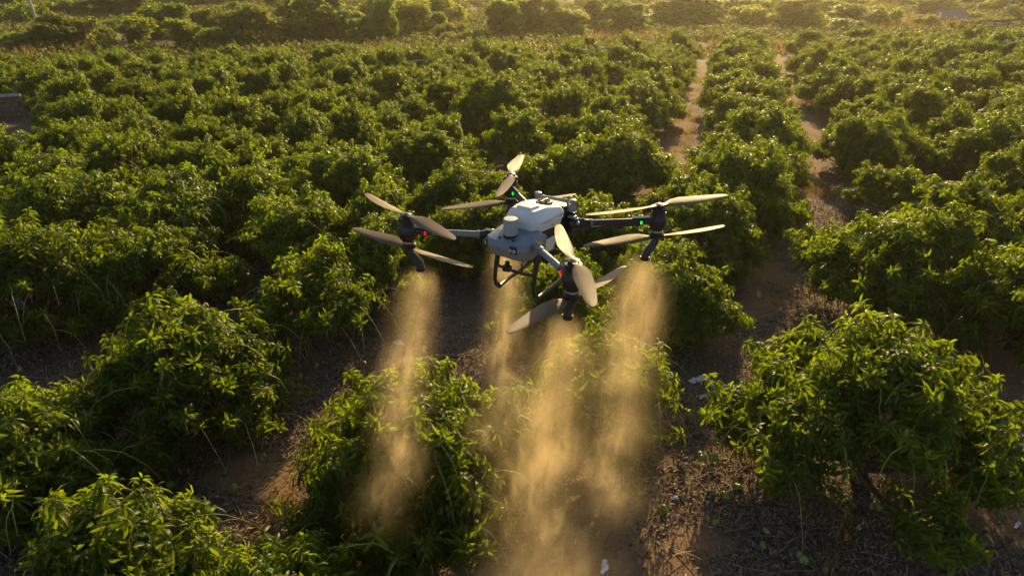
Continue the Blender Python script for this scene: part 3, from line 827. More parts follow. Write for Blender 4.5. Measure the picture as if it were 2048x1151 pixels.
B = [
    (40, 104, 72, 130, 'mound', 'shrub', 'dark green mounded bush at the left edge behind the orchard'),
    (132, 98, 36, 110, 'loose', 'shrub_dry', 'tall olive-brown bush with a ragged top near the left utility pole'),
    (205, 84, 60, 56, 'mound', 'shrub_dry', 'small brownish bush left of the bright yellow-green one'),
    (277, 92, 44, 66, 'feather', 'shrub_yellow', 'bright yellow-green feathery bush with upright canes'),
    (240, 60, 45, 60, 'mound', 'shrub', 'dark low bush behind the bright yellow-green one'),
    (340, 76, 16, 90, 'loose', 'shrub', 'dark green spreading tree right of the bright yellow-green bush'),
    (372, 94, 48, 60, 'feather', 'shrub_yellow', 'leafy upright bush of yellow-green canes at the orchard edge'),
    (432, 92, 62, 90, 'mound', 'shrub', 'wide dark mound of leaves at the orchard edge'),
    (420, 66, 28, 60, 'round', 'shrub_yellow', 'round yellow-green bush between two darker trees'),
    (505, 92, 20, 120, 'loose', 'shrub_dry', 'big olive tree with hazy crown, left part of the scrub belt'),
    (470, 60, 12, 90, 'loose', 'shrub', 'tree with a broad crown behind the big olive one'),
    (590, 84, 48, 60, 'feather', 'shrub_dry', 'yellow-brown bush right of the big olive tree'),
    (640, 74, 2, 100, 'round', 'shrub', 'tall dark green tree reaching the top edge, left of centre'),
    (585, 52, -10, 80, 'loose', 'shrub', 'hazy tree reaching the top edge beside the tall dark one'),
    (700, 70, 22, 80, 'loose', 'shrub_yellow', 'pale green bushy tree right of the tall dark one'),
    (735, 84, 30, 66, 'round', 'shrub', 'dark round-headed tree at the orchard edge, left of centre'),
    (772, 82, 12, 52, 'round', 'shrub', 'narrow dark bush standing upright next to the round-headed tree'),
    (828, 66, 10, 90, 'loose', 'shrub_yellow', 'loose golden-green tree left of the dry grass slope'),
    (868, 64, 22, 40, 'round', 'shrub', 'thin dark bush in front of the dry grass slope'),
    (905, 74, 50, 60, 'mound', 'shrub_dry', 'low dry bush at the foot of the grass slope'),
    (930, 84, 66, 90, 'mound', 'shrub_yellow', 'low yellow-green hedge of scrub along the orchard edge'),
    (1006, 74, 16, 60, 'round', 'shrub', 'dark round bush standing alone in the middle of the belt'),
    (1060, 66, 0, 90, 'loose', 'shrub_dry', 'tall hazy tree reaching the top edge right of the dark round bush'),
    (1130, 68, 24, 90, 'loose', 'shrub_yellow', 'pale golden tree in the brightest haze'),
    (1190, 56, 6, 70, 'loose', 'shrub_dry', 'thin-crowned hazy tree behind the pale golden one'),
    (1242, 64, 14, 80, 'round', 'shrub', 'rounded hazy tree at the end of the left field'),
    (1150, 72, 52, 60, 'mound', 'shrub', 'small low bush below the pale golden tree'),
    (1285, 52, 18, 46, 'mound', 'shrub_dry', 'small brownish bush left of the twin bushes above the path'),
    (1345, 50, 8, 70, 'round', 'shrub_yellow', 'left one of twin round bushes above the long dirt path'),
    (1395, 50, 12, 50, 'round', 'shrub', 'right one of twin round bushes above the long dirt path'),
    (1450, 40, 0, 80, 'loose', 'shrub_dry', 'hazy tree at the top edge right of the twin bushes'),
    (1495, 52, 14, 100, 'mound', 'shrub_yellow', 'wide yellow-green mound behind the row between the paths'),
    (1585, 56, 10, 80, 'feather', 'shrub_dry', 'tall brown grassy clump right of the wide yellow-green mound'),
    (1640, 40, 4, 90, 'loose', 'shrub', 'tree with pale hazy crown near the top edge, right part'),
    (1700, 54, 14, 110, 'loose', 'shrub', 'broad green tree left of the white track'),
    (1760, 54, 18, 70, 'mound', 'shrub_yellow', 'yellow-green bush leaning over the white track'),
    (1690, 66, 44, 70, 'round', 'shrub', 'dark leafy bush at the orchard edge left of the white track'),
    (1850, 58, 36, 60, 'mound', 'shrub_dry', 'reddish-brown low bush left of the shed'),
    (1935, 42, 24, 60, 'mound', 'shrub_yellow', 'pale round bush right of the shed'),
    (1915, 62, 48, 50, 'mound', 'shrub_dry', 'brown low bush in front of the shed'),
    (1955, 66, 46, 66, 'feather', 'shrub_dry', 'grassy yellow clump right of the shed'),
    (2005, 60, 38, 36, 'round', 'shrub', 'small dark round bush near the right utility pole'),
    (1980, 22, 4, 60, 'round', 'shrub', 'dark hazy bush left of the right utility pole'),
    (2030, 34, 14, 60, 'mound', 'shrub_yellow', 'yellow-green bush at the right edge behind the pole'),
    (1880, 18, 4, 90, 'mound', 'shrub_yellow', 'low hazy scrub bush above the shed'),
    (2038, 80, 60, 50, 'mound', 'shrub', 'green bush at the right edge beside the low rail'),
]
for q in B: shrub_px(*q)
for i in range(64):                                             # the rest of the belt, too hazy to tell apart
    u = sr.uniform(-60, 2100); v = sr.uniform(-25, 34)
    if 1780 < u and v > 10: continue
    c = at(u, v, 1.0)
    shrub(c[0], c[1], sr.uniform(1.8, 4.0), sr.uniform(1.6, 3.6), ['loose', 'mound', 'round'][i % 3], ['shrub', 'shrub_dry', 'shrub_yellow', 'shrub'][i % 4],
          'hazy bush far back in the scrub, near the top edge of the picture', group='far scrub near the top edge')

# undergrowth and dry grass of the belt
n = 46000
yv = sr.uniform(0, 1, n) ** 0.8; xb = sr.uniform(-1, 1, n)
yb = 50 + 95 * yv; xb = xb * (yb * 0.82 + 6)
k = (yb > edge_y(xb) + 2.5) & (vnoise(xb, yb, 0.12) + 0.5 * vnoise(xb, yb, 0.5) > 0.50); xb, yb = xb[k], yb[k]; n = len(xb)
V, T, C = scatter(W1S, sr.integers(0, 6, n), np.stack([xb, yb, hgt(xb, yb) + sr.uniform(0.05, 0.55, n)], 1), frames(sr.normal(0, 0.5, (n, 3)) + np.array([0, 0, 1.0]), sr.uniform(0, 6.28, n)), sr.uniform(1.4, 2.6, n), 0.2)
tag(link('undergrowth', tri_mesh('undergrowth', V, T, True, C), M['shrub_low']), 'low tangled green undergrowth between the bushes', 'undergrowth', kind='stuff')
n = 60000
yb = 50 + 85 * sr.random(n); xb = sr.uniform(-1, 1, n) * (yb * 0.82 + 6)
k = (yb > edge_y(xb) + 2.0) & (vnoise(xb + 40, yb, 0.10) + 0.4 * vnoise(xb, yb, 0.6) > 0.82); xb, yb = xb[k], yb[k]
V, T, C = grass_geo(xb, yb, sr.uniform(0.5, 1.3, len(xb)), sr, 0.3, 0.03)
tag(link('dry_grass', tri_mesh('dry_grass', V, T, True, C), M['dry_grass']), 'tall dry brown grass between the bushes of the scrub belt', 'dry grass', kind='stuff')

# far orchard on the slope, one mass
P = []; A = []
for r_ in range(30):
    for c_ in range(70):
        x = -95 + c_ * 2.9 + sr.normal(0, 0.4); y = 118 + r_ * 3.6 + sr.normal(0, 0.5)
        if x > 2 + 8 * math.sin(y * 0.05) or abs(x) > y * 0.8 + 6: continue
        m = 26; d = sr.normal(size=(m, 3)); d /= np.linalg.norm(d, axis=1, keepdims=True); d[:, 2] = np.abs(d[:, 2])
        P.append(np.array([x, y, hz(x, y) + 0.5]) + d * np.array([1.35, 1.35, 1.3])); A.append(d + np.array([0, 0, 0.5]))
P = np.concatenate(P); A = np.concatenate(A); n = len(P)
V, T, C = scatter(W1S, sr.integers(0, 6, n), P, frames(A, sr.uniform(0, 6.28, n)), sr.uniform(1.9, 2.6, n), 0.15)
tag(link('far_orchard_foliage', tri_mesh('far_orchard_foliage', V, T, True, C), M['leaf']), 'far orchard covering the slope behind the scrub at the top edge', 'orchard', kind='stuff')

# pale tracks
def track(name, pxs, w, mat):
    pts = [at(u, v, 0.0) for u, v in pxs]; vs = []; fs = []
    pts = [q for a_, b_ in zip(pts[:-1], pts[1:]) for q in np.linspace(a_, b_, 8, endpoint=False)] + [pts[-1]]
    for i, q in enumerate(pts):
        d = pts[min(i + 1, len(pts) - 1)] - pts[max(0, i - 1)]; s = np.array([-d[1], d[0]]) / (np.hypot(d[0], d[1]) + 1e-6) * w
        for k in (-1, 0, 1):
            x, y = q[0] + s[0] * k, q[1] + s[1] * k
            vs.append((x, y, hz(x, y) + 0.06 + (0.03 if k == 0 else 0)))
    for i in range(len(pts) - 1):
        for k in (0, 1): fs.append((i * 3 + k, i * 3 + k + 1, i * 3 + k + 4, i * 3 + k + 3))
    tag(MB().add(vs, fs).build(name, mat), kind='structure')
M['track'] = simple('pale_track', (0.62, 0.52, 0.40), 0.95, noise=0.12, scale=2)
track('path', [(1835, 62), (1815, 52), (1790, 46)], 1.0, M['track'])
track('path', [(1795, 22), (1815, 20), (1850, 17), (1890, 18)], 1.2, M['track'])
track('path', [(-60, 70), (-10, 69), (24, 68)], 1.3, M['track'])
track('path', [(965, -6), (985, 3), (1000, 12)], 1.2, M['track'])

# shed with a sheet roof
c = at(1900, 48, 0.0); z0 = hz(c[0], c[1])
sh = empty('shed', (c[0], c[1], z0), -0.12); tag(sh, 'small grey shed with ribbed sheet roof in the scrub, white post at its left end', 'shed')
MB().box((-1.5, -0.9, 0), (1.5, 0.9, 0.75)).build('wall', M['mortar'], sh, False)
rf = MB().add([(-1.75, -1.3, 0.62), (1.75, -1.3, 0.62), (1.75, 0.9, 1.5), (-1.75, 0.9, 1.5), (-1.75, -1.3, 0.67), (1.75, -1.3, 0.67), (1.75, 0.9, 1.55), (-1.75, 0.9, 1.55)],
              [(3, 2, 1, 0), (4, 5, 6, 7), (0, 1, 5, 4), (1, 2, 6, 5), (2, 3, 7, 6), (3, 0, 4, 7)]).build('roof', M['zinc'], sh, False)
for i in range(15):
    x = -1.7 + i * 0.243
    MB().tube([(x, -1.31, 0.68), (x, 0.91, 1.56)], 0.035, 6).build('roof_rib', M['zinc'], rf)
MB().box((-1.98, -1.3, 0.0), (-1.78, -1.1, 1.35)).build('post', M['whitewash'], sh, False)
MB().box((1.78, -1.3, 0.0), (1.9, -1.18, 0.8)).build('post', M['pole'], sh, False)

def utility_pole(u, vb, vt, lean, label):
    c = at(u, vb, 0.0); z0 = hz(c[0], c[1]); c = at(u, vb, z0); h = 8.5
    t = empty('utility_pole', (c[0], c[1], hz(c[0], c[1]))); t.rotation_euler = (0, lean, 0); tag(t, label, 'utility pole', 'utility poles in the scrub')
    MB().tube([(0, 0, -0.3), (0, 0, h)], [0.17, 0.11], 10).build('shaft', M['pole'], t)
    MB().box((-0.8, -0.05, h - 0.7), (0.8, 0.05, h - 0.58)).build('crossarm', M['zinc'], t)
    for x in (-0.7, 0, 0.7):
        MB().lathe([(0.03, 0), (0.06, 0.04), (0.03, 0.1), (0.05, 0.14), (0.02, 0.18)], 8, (x, 0, h - 0.58)).build('insulator', M['coping'], t)
utility_pole(78, 58, 0, -0.06, 'pale leaning utility pole above the olive-brown bush, top left')
utility_pole(2010, 34, 0, 0.03, 'pale utility pole near the top right corner')

# low rail at the field corner
a_ = at(1950, 78, 0.3); b_ = at(2036, 75, 0.3)
rl = empty('low_rail', (a_[0], a_[1], hz(a_[0], a_[1]))); tag(rl, 'low dark rail on short posts at the far right corner of the orchard', 'rail')
d = b_ - a_
MB().tube([(0, 0, 1.9), (d[0] * .5, d[1] * .5, 1.85), (d[0], d[1], 1.95)], 0.09, 6).build('rail', M['twig'], rl)
MB().tube([(0, 0, 1.45), (d[0] * .5, d[1] * .5, 1.4), (d[0], d[1], 1.5)], 0.06, 6).build('rail', M['pole'], rl)
for k in (0.02, 0.35, 0.68, 0.98): MB().tube([(d[0] * k, d[1] * k, -0.1), (d[0] * k, d[1] * k, 2.0)], 0.07, 6).build('post', M['twig'], rl)

def lying_pole(u0, v0, u1, v1, z, label):
    a = at(u0, v0, z); b = at(u1, v1, z)
    o = MB().tube([a, (a + b) / 2 + np.array([0, 0, 0.03]), b], [0.04, 0.035, 0.03], 6).build('bamboo_pole', M['pole']); tag(o, label, 'pole', 'poles lying over the tree tops')
lying_pole(1168, 102, 1250, 95, 2.35, 'thin pale pole lying over tree tops left of the long dirt path')
lying_pole(820, 123, 850, 121, 2.35, 'short pale pole lying over tree tops in the middle of the left field')
lying_pole(2005, 92, 2060, 76, 2.4, 'slanting pale pole over tree tops at the right edge')

# block wall at the left edge
wa = at(56, 238, 0.0); wb = at(-150, 250, 0.0)
wd = wb - wa; wl = float(np.hypot(wd[0], wd[1])); wr = math.atan2(wd[1], wd[0])
wall = empty('block_wall', (wa[0], wa[1], hz(wa[0], wa[1])), wr); tag(wall, 'weathered block wall with pale coping at the left edge among the trees', 'wall')
WH = 1.2
MB().box((0.0, -0.09, -0.2), (wl, 0.09, WH)).build('core', M['mortar'], wall, False)
bl = MB().box((0.012, -0.13, 0.012), (0.378, 0.13, 0.218)).build('block', M['block'], wall, False, 0.012); bmesh_block = bl.data
first = True; wrg = np.random.default_rng(8)
for r_ in range(5):
    for c_ in range(int(wl / 0.39)):
        o = bl if first else link('block', bmesh_block, None, wall); first = False
        o.location = (0.39 * c_ + (0.19 if r_ % 2 else 0.0), wrg.normal(0, 0.008), 0.23 * r_); o.scale = (1, 1, 1)
for c_ in range(int(wl / 0.3)):
    MB().add([(0.3 * c_, -0.2, WH), (0.3 * c_ + 0.28, -0.2, WH), (0.3 * c_ + 0.28, 0.2, WH), (0.3 * c_, 0.2, WH), (0.3 * c_, 0, WH + 0.12), (0.3 * c_ + 0.28, 0, WH + 0.12)],
             [(3, 2, 1, 0), (0, 1, 5, 4), (2, 3, 4, 5), (0, 4, 3), (1, 2, 5)]).build('coping_tile', M['coping'], wall, False)
MB().box((1.2, -0.2, -0.1), (1.55, 0.24, WH + 0.02)).build('pillar', M['mortar'], wall, False)

# ------------------------------------------------------------------ the spraying drone
DC = np.array([0.2, 5.333, 5.6]); DTH = math.atan2(-1.153, -0.829)
drone = empty('spraying_drone', (0, 0, 0))
drone.location = DC; drone.rotation_euler = (0, 0, DTH)
tag(drone, 'grey and white crop-spraying drone hovering over the orchard, four arms with paired rotors', 'drone')
DF = np.array([math.cos(DTH), math.sin(DTH)]); DL = np.array([-DF[1], DF[0]])
def dloc(u, v, z):
    p = at(u, v, DC[2] + z) - DC
    return np.array([p[:2] @ DF, p[:2] @ DL, z])
# body: nose shell, centre frame, rear frame
nose = hull([(0.46, -0.13, -0.15), (0.46, 0.13, -0.15), (0.475, -0.15, -0.2), (0.475, 0.15, -0.2), (0.40, -0.205, -0.155), (0.40, 0.205, -0.155), (0.41, -0.215, -0.2), (0.41, 0.215, -0.2),
             (0.37, -0.2, -0.285), (0.37, 0.2, -0.285), (0.43, -0.13, -0.29), (0.43, 0.13, -0.29), (0.33, -0.15, -0.115), (0.33, 0.15, -0.115), (0.2, -0.17, -0.10), (0.2, 0.17, -0.10),
             (0.14, -0.2, -0.15), (0.14, 0.2, -0.15), (0.14, -0.19, -0.29), (0.14, 0.19, -0.29), (0.2, -0.12, -0.33), (0.2, 0.12, -0.33), (0.36, -0.1, -0.33), (0.36, 0.1, -0.33)]).build('nose_shell', M['grey'], drone, True, 0.007, 25)
MB().tube([(0.17, -0.12, -0.125), (0.40, -0.085, -0.135), (0.472, -0.07, -0.2)], 0.005, 5).build('panel_seam', M['black'], nose)
MB().tube([(0.17, 0.12, -0.125), (0.40, 0.085, -0.135), (0.472, 0.07, -0.2)], 0.005, 5).build('panel_seam', M['black'], nose)
for y in (-0.06, 0.07): MB().lathe([(0.011, 0), (0.011, 0.01), (0.006, 0.012)], 10, (0.425, y, -0.137)).build('bolt_head', M['black'], nose)
hull([(0.16, s * 0.13, z) for s in (-1, 1) for z in (-0.26, -0.13)] + [(-0.32, s * 0.15, z) for s in (-1, 1) for z in (-0.24, -0.12)]).build('centre_frame', M['black'], drone, True, 0.01)
rear = hull([(-0.30, s * 0.19, z) for s in (-1, 1) for z in (-0.2, -0.06)] + [(-0.38, s * 0.17, z) for s in (-1, 1) for z in (-0.2, -0.07)]).build('rear_frame', M['black'], drone, True, 0.012)
MB().tube([(-0.27, -0.13, -0.05), (-0.28, -0.12, 0.03), (-0.30, 0.11, 0.035), (-0.30, 0.14, -0.05)], 0.014, 8).build('battery_handle', M['grey_arm'], rear)
hull([(-0.22, s * 0.12, z) for s in (-1, 1) for z in (-0.1, 0.0)] + [(-0.36, s * 0.12, z) for s in (-1, 1) for z in (-0.1, -0.01)]).build('battery', M['carbon'], rear, True, 0.012)
for y in (-0.175, 0.175):
    a = MB().lathe([(0.030, -0.045), (0.030, -0.03), (0.026, -0.02), (0.026, 0.03), (0.031, 0.035), (0.031, 0.052), (0.02, 0.058)], 16, (-0.29, y, 0.0)).build('antenna', M['grey_arm'], rear)
    MB().box((-0.32, y - 0.03, -0.10), (-0.26, y + 0.03, -0.085)).build('bracket', M['grey'], a, True, 0.004)
# tank
tk = hull([(x, s * y, z) for s in (-1, 1) for x, y, z in [(0.20, 0.10, 0.075), (0.215, 0.115, 0.06), (0.04, 0.12, 0.075), (0.035, 0.135, 0.06),
          (0.245, 0.115, -0.01), (0.20, 0.165, -0.01), (-0.16, 0.175, -0.01), (-0.205, 0.13, -0.01), (0.235, 0.11, -0.10), (0.19, 0.155, -0.10), (-0.13, 0.155, -0.12), (-0.17, 0.11, -0.12)]]
          + [(-0.17, s * 0.115, 0.035) for s in (-1, 1)] + [(-0.13, s * 0.15, 0.035) for s in (-1, 1)]).build('tank', M['tank'], drone, True, 0.012, 30)
hull([(x, s * y, z) for s in (-1, 1) for x, y, z in [(0.19, 0.075, 0.07), (0.06, 0.085, 0.07), (0.18, 0.065, 0.092), (0.075, 0.075, 0.092)]]).build('tank_hump', M['tank'], tk, True, 0.008)
hull([(x, s * y, z) for s in (-1, 1) for x, y, z in [(0.12, 0.15, -0.2), (-0.12, 0.15, -0.2), (0.10, 0.12, -0.34), (-0.09, 0.12, -0.34)]]).build('tank_sump', M['tank'], tk, True, 0.012)
lid = MB().lathe([(0.062, -0.02), (0.062, 0.0), (0.07, 0.002), (0.072, 0.02), (0.066, 0.027), (0.045, 0.028), (0.043, 0.034), (0.0, 0.034)], 28, (-0.085, 0.02, 0.045)).build('tank_lid', M['black'], tk)
for k in range(3):
    a = k * math.pi / 3
    MB().tube([(-0.085 - 0.05 * math.cos(a), 0.02 - 0.05 * math.sin(a), 0.08), (-0.085 + 0.05 * math.cos(a), 0.02 + 0.05 * math.sin(a), 0.08)], 0.006, 6).build('lid_rib', M['carbon'], lid)
for s_ in (-1, 1):
    MB().tube([(0.236, s_ * 0.112, -0.045), (0.196, s_ * 0.1625, -0.045), (-0.152, s_ * 0.1695, -0.05), (-0.192, s_ * 0.125, -0.05)], 0.004, 6).build('tank_seam', M['tank'], tk)
    MB().tube([(0.10, s_ * 0.16, -0.20), (0.20, s_ * 0.215, -0.23), (0.30, s_ * 0.235, -0.20), (0.42, s_ * 0.40, -0.165), (0.62, s_ * 0.67, -0.165)], 0.008, 6).build('feed_hose', M['black'], drone)
    MB().tube([(-0.10, s_ * 0.16, -0.20), (-0.22, s_ * 0.215, -0.22), (-0.34, s_ * 0.25, -0.19), (-0.62, s_ * 0.66, -0.165)], 0.008, 6).build('feed_hose', M['black'], drone)
    for z_ in (-0.02, -0.07):
        MB().lathe([(0.008, 0.0), (0.008, 0.006), (0.004, 0.007)], 8, (0.0, 0.0, 0.0)).build('bolt_head', M['steel'], tk).matrix_basis = Matrix.Translation((0.02 if z_ < -0.05 else -0.1, s_ * 0.172, z_)) @ Matrix.Rotation(-s_ * math.pi / 2, 4, 'X')
for k_ in range(5):
    MB().box((0.02 + 0.028 * k_, 0.1705, -0.0305), (0.035 + 0.028 * k_, 0.1722, -0.0275)).build('level_mark', M['black'], tk, False)
# radar, sensors, camera
rd = MB().lathe([(0.058, 0.0), (0.058, 0.125), (0.055, 0.132), (0.0, 0.134)], 32, (0.36, 0.0, -0.085)).build('radar', M['radar'], drone)
MB().lathe([(0.0605, 0.0), (0.0605, 0.035), (0.056, 0.036)], 32, (0.36, 0.0, -0.118)).build('radar_base', M['black'], rd)
nose.location.z = 0.03
for y0 in (-0.185, 0.10):
    front = y0 > 0
    pod = hull([(0.468, y0 - 0.045, -0.2), (0.468, y0 + 0.045, -0.2), (0.468, y0 - 0.035, -0.165), (0.468, y0 + 0.035, -0.165), (0.468, y0 - 0.035, -0.232), (0.468, y0 + 0.035, -0.232),
                (0.484, y0 - 0.038, -0.2), (0.484, y0 + 0.038, -0.2), (0.482, y0, -0.175), (0.482, y0, -0.226)]).build('vision_sensor', M['black'], drone, True, 0.004) if front else None
    if pod: pod.location.z = 0.035
    if pod is None:
        pod = hull([(0.405 + 0.35 * 0, -0.215, -0.2), (0.462, -0.155, -0.165), (0.462, -0.155, -0.232), (0.43, -0.2, -0.168), (0.43, -0.2, -0.235), (0.475, -0.16, -0.2), (0.42, -0.222, -0.2), (0.45, -0.205, -0.2)]).build('vision_sensor', M['black'], drone, True, 0.004)
        pod.location.z = 0.035; ctr = [(0.462, -0.178, -0.2), (0.438, -0.206, -0.2)]; ax = Vector((0.7, -0.7, 0)).normalized()
    else:
        ctr = [(0.484, y0 - 0.019, -0.2), (0.484, y0 + 0.019, -0.2)]; ax = Vector((1, 0, 0))
    for c3 in ctr:
        c3 = Vector(c3)
        MB().tube([c3 - ax * 0.004, c3 + ax * 0.004], 0.014, 12).build('lens', M['lampglass'], pod)
        MB().tube([c3 + ax * 0.004, c3 + ax * 0.006], 0.007, 10).build('pupil', M['lens'], pod)
gb = MB().tube([(0.38, -0.02, -0.32), (0.38, -0.02, -0.36)], 0.02, 10).build('gimbal_camera', M['black'], drone)
MB().box((0.36, -0.055, -0.40), (0.41, 0.015, -0.35)).build('camera_body', M['black'], gb, True, 0.01)
MB().tube([(0.405, -0.02, -0.375), (0.425, -0.02, -0.377)], 0.017, 14).build('lens', M['lens'], gb)
MB().tube([(0.37, -0.11, -0.32), (0.37, -0.115, -0.38)], 0.006, 6).build('antenna', M['black'], drone)
MB().tube([(0.36, 0.11, -0.31), (0.36, 0.11, -0.40)], 0.006, 6).build('antenna', M['black'], drone)
for x_, y_, w_ in ((0.30, 0.175, 0.05), (0.24, 0.186, 0.035)):
    MB().box((x_, y_ + 0.012, -0.165), (x_ + w_, y_ + 0.0215, -0.158)).build('print_stripe', M['label_white'], drone, False)
# arms with motors, rotors, nozzles
MOT = {'L': ((0.71, -0.785), (-1, -1)), 'N': ((0.71, 0.785), (1, 1)), 'R': ((-0.71, 0.77), (1, 1)), 'B': ((-0.71, -0.77), (-1, -1))}
ROT = {'L': ((722, 386), (722, 462)), 'N': ((1130, 486), (1060, 640)), 'R': ((1420, 396), (1420, 458)), 'B': ((1036, 322), (950, 412))}
NOZZLE = {}
def blade_geo(sgn):
    secs = [(0.03, 0.030, 0.012, 10), (0.07, 0.045, 0.011, 20), (0.14, 0.092, 0.010, 20), (0.24, 0.118, 0.008, 16), (0.38, 0.108, 0.006, 12), (0.52, 0.088, 0.005, 9), (0.63, 0.066, 0.004, 7), (0.68, 0.040, 0.003, 6), (0.692, 0.016, 0.002, 6)]
    vs = []; fs = []
    for r, c, t, tw in secs:
        a = math.radians(tw) * sgn
        sweep = 0.02 * (r / 0.69) ** 2
        prof = [(-0.38, 0.0), (-0.28, 0.8), (0.0, 1.0), (0.35, 0.5), (0.62, 0.0), (0.35, -0.25), (0.0, -0.5), (-0.28, -0.5)]
        for px_, pz_ in prof:
            y = px_ * c * 1.08 * sgn - sweep * sgn; z = pz_ * t
            vs.append((r, y * math.cos(a) - z * math.sin(a), y * math.sin(a) * 1.0 + z * math.cos(a) + 0.012 * (r / 0.69) ** 2))
    n = 8
    for i in range(len(secs) - 1):
        for k in range(n): fs.append((i * n + k, i * n + (k + 1) % n, (i + 1) * n + (k + 1) % n, (i + 1) * n + k))
    fs.append(tuple(range(n))); fs.append(tuple(range((len(secs) - 1) * n, len(secs) * n)))
    return vs, fs
for key, ((mx, my), _) in MOT.items():
    fx, sy = (1 if mx > 0 else -1), (1 if my > 0 else -1)
    armm = M['grey_arm'] if fx > 0 else M['carbon']
    root = Vector((0.30 * fx, 0.19 * sy, -0.155)); tip = Vector((mx, my, -0.125)); ad = (tip - root).normalized()
    side = ad.cross(Vector((0, 0, 1))).normalized()
    arm = MB().tube([root + ad * 0.07, tip - ad * 0.06], 0.026, 16).build('arm', armm, drone)
    MB().tube([root - ad * 0.04, root + ad * 0.03, root + ad * 0.13], [0.042, 0.04, 0.032], 12).build('fold_joint', M['black'] if fx < 0 or key == 'L' else M['grey'], arm)
    q = root + ad * 0.03
    MB().tube([q - side * 0.05 + Vector((0, 0, 0.02)), q + side * 0.05 + Vector((0, 0, 0.02))], 0.014, 10).build('hinge_pin', M['steel'], arm)
    MB().tube([q + Vector((0, 0, 0.035)) - ad * 0.03, q + Vector((0, 0, 0.045)) + ad * 0.06], [0.012, 0.009], 8).build('latch', M['yellow'] if key == 'N' else M['steel'], arm)
    MB().tube([root + ad * 0.14, root + ad * 0.155], 0.0345, 14).build('collar', M['grey'], arm)
    MB().tube([tip - ad * 0.20, tip - ad * 0.05], 0.030, 14).build('tip_sleeve', M['black'], arm)
    MB().tube([tip - ad * 0.22 + Vector((0, 0, 0.034)), tip - ad * 0.07 + Vector((0, 0, 0.034))], 0.009, 6).build('cable_cover', M['label_white'] if fx < 0 else M['grey_arm'], arm)
    lp = tip - ad * 0.145 - Vector((0, 0, 0.004)); toc = Vector((-(DF @ np.array([0, 1.0])), -(DL @ np.array([0, 1.0])), 0.2))     # the side of the arm seen from below the camera
    lo = lp + (side if side.dot(toc) > 0 else -side) * 0.03
    e = ad * 0.011
    MB().tube([lo - Vector((0, 0, 0.012)), lo + Vector((0, 0, 0.012))], 0.0075, 10).build('signal_light', M['led_red'] if fx > 0 else M['led_green'], arm)
    mo = MB().lathe([(0.045, -0.262), (0.062, -0.258), (0.064, -0.245), (0.058, -0.236), (0.05, -0.23), (0.05, -0.205), (0.068, -0.185), (0.079, -0.14), (0.08, -0.105), (0.062, -0.082), (0.062, -0.062), (0.058, -0.058),
                     (0.058, -0.034), (0.066, -0.03), (0.068, -0.016), (0.06, -0.008), (0.03, -0.006)], 28, (mx, my, 0)).build('motor', M['black'], drone)
    MB().lathe([(0.0595, -0.058), (0.0605, -0.052), (0.0595, -0.046)], 28, (mx, my, 0)).build('motor_ring', M['carbon'], mo)
    MB().lathe([(0.0505, -0.226), (0.0525, -0.218), (0.0505, -0.21)], 28, (mx, my, 0)).build('motor_ring', M['steel'], mo)
    for k in range(6):
        a = k * math.pi / 3
        MB().lathe([(0.006, 0), (0.006, 0.004), (0.003, 0.005)], 8, (mx + 0.045 * math.cos(a), my + 0.045 * math.sin(a), -0.009)).build('bolt_head', M['steel'], mo)
    for lvl, (z, sg) in enumerate(((0.006, 1), (-0.272, -1))):
        t3 = dloc(*ROT[key][lvl], z); ang = math.atan2(t3[1] - my, t3[0] - mx)
        rot = MB().lathe([(0.034, -0.012), (0.042, -0.010), (0.042, 0.012), (0.034, 0.014), (0.018, 0.022), (0.006, 0.023)], 20).build('rotor', M['black'], drone)
        rot.location = (mx, my, z); rot.rotation_euler = (0, 0, ang)
        for h in (0, 1):
            b = MB().add(*blade_geo(sg)).build('blade', M['blade'], rot, True, 0, 60); b.rotation_euler = (0, 0, math.pi * h)
            g = MB().box((0.01, -0.02, -0.009), (0.075, 0.02, 0.011)).build('blade_clamp', M['black'], rot, True, 0.004); g.rotation_euler = (0, 0, math.pi * h)
    inw = Vector((-mx, -my, 0)).normalized()
    n0 = Vector((mx, my, -0.285)); n1 = Vector((mx, my, -0.32)) + inw * 0.01; n2 = Vector((mx, my, -0.405)) + inw * 0.07; n3 = Vector((mx, my, -0.455)) + inw * 0.085
    nz = MB().tube([n0, n1, n2, n3], [0.030, 0.033, 0.036, 0.034], 12).build('nozzle', M['hose'], drone)
    MB().tube([n3, n3 - Vector((0, 0, 0.012)), n3 - Vector((0, 0, 0.03))], [0.040, 0.043, 0.036], 16).build('spray_disc', M['black'], nz)
    MB().tube([n1 + inw * 0.035, n2 + inw * 0.04, n3 + inw * 0.03], 0.007, 6).build('feed_hose', M['steel'], nz)
    NOZZLE[key] = n3 - Vector((0, 0, 0.035))
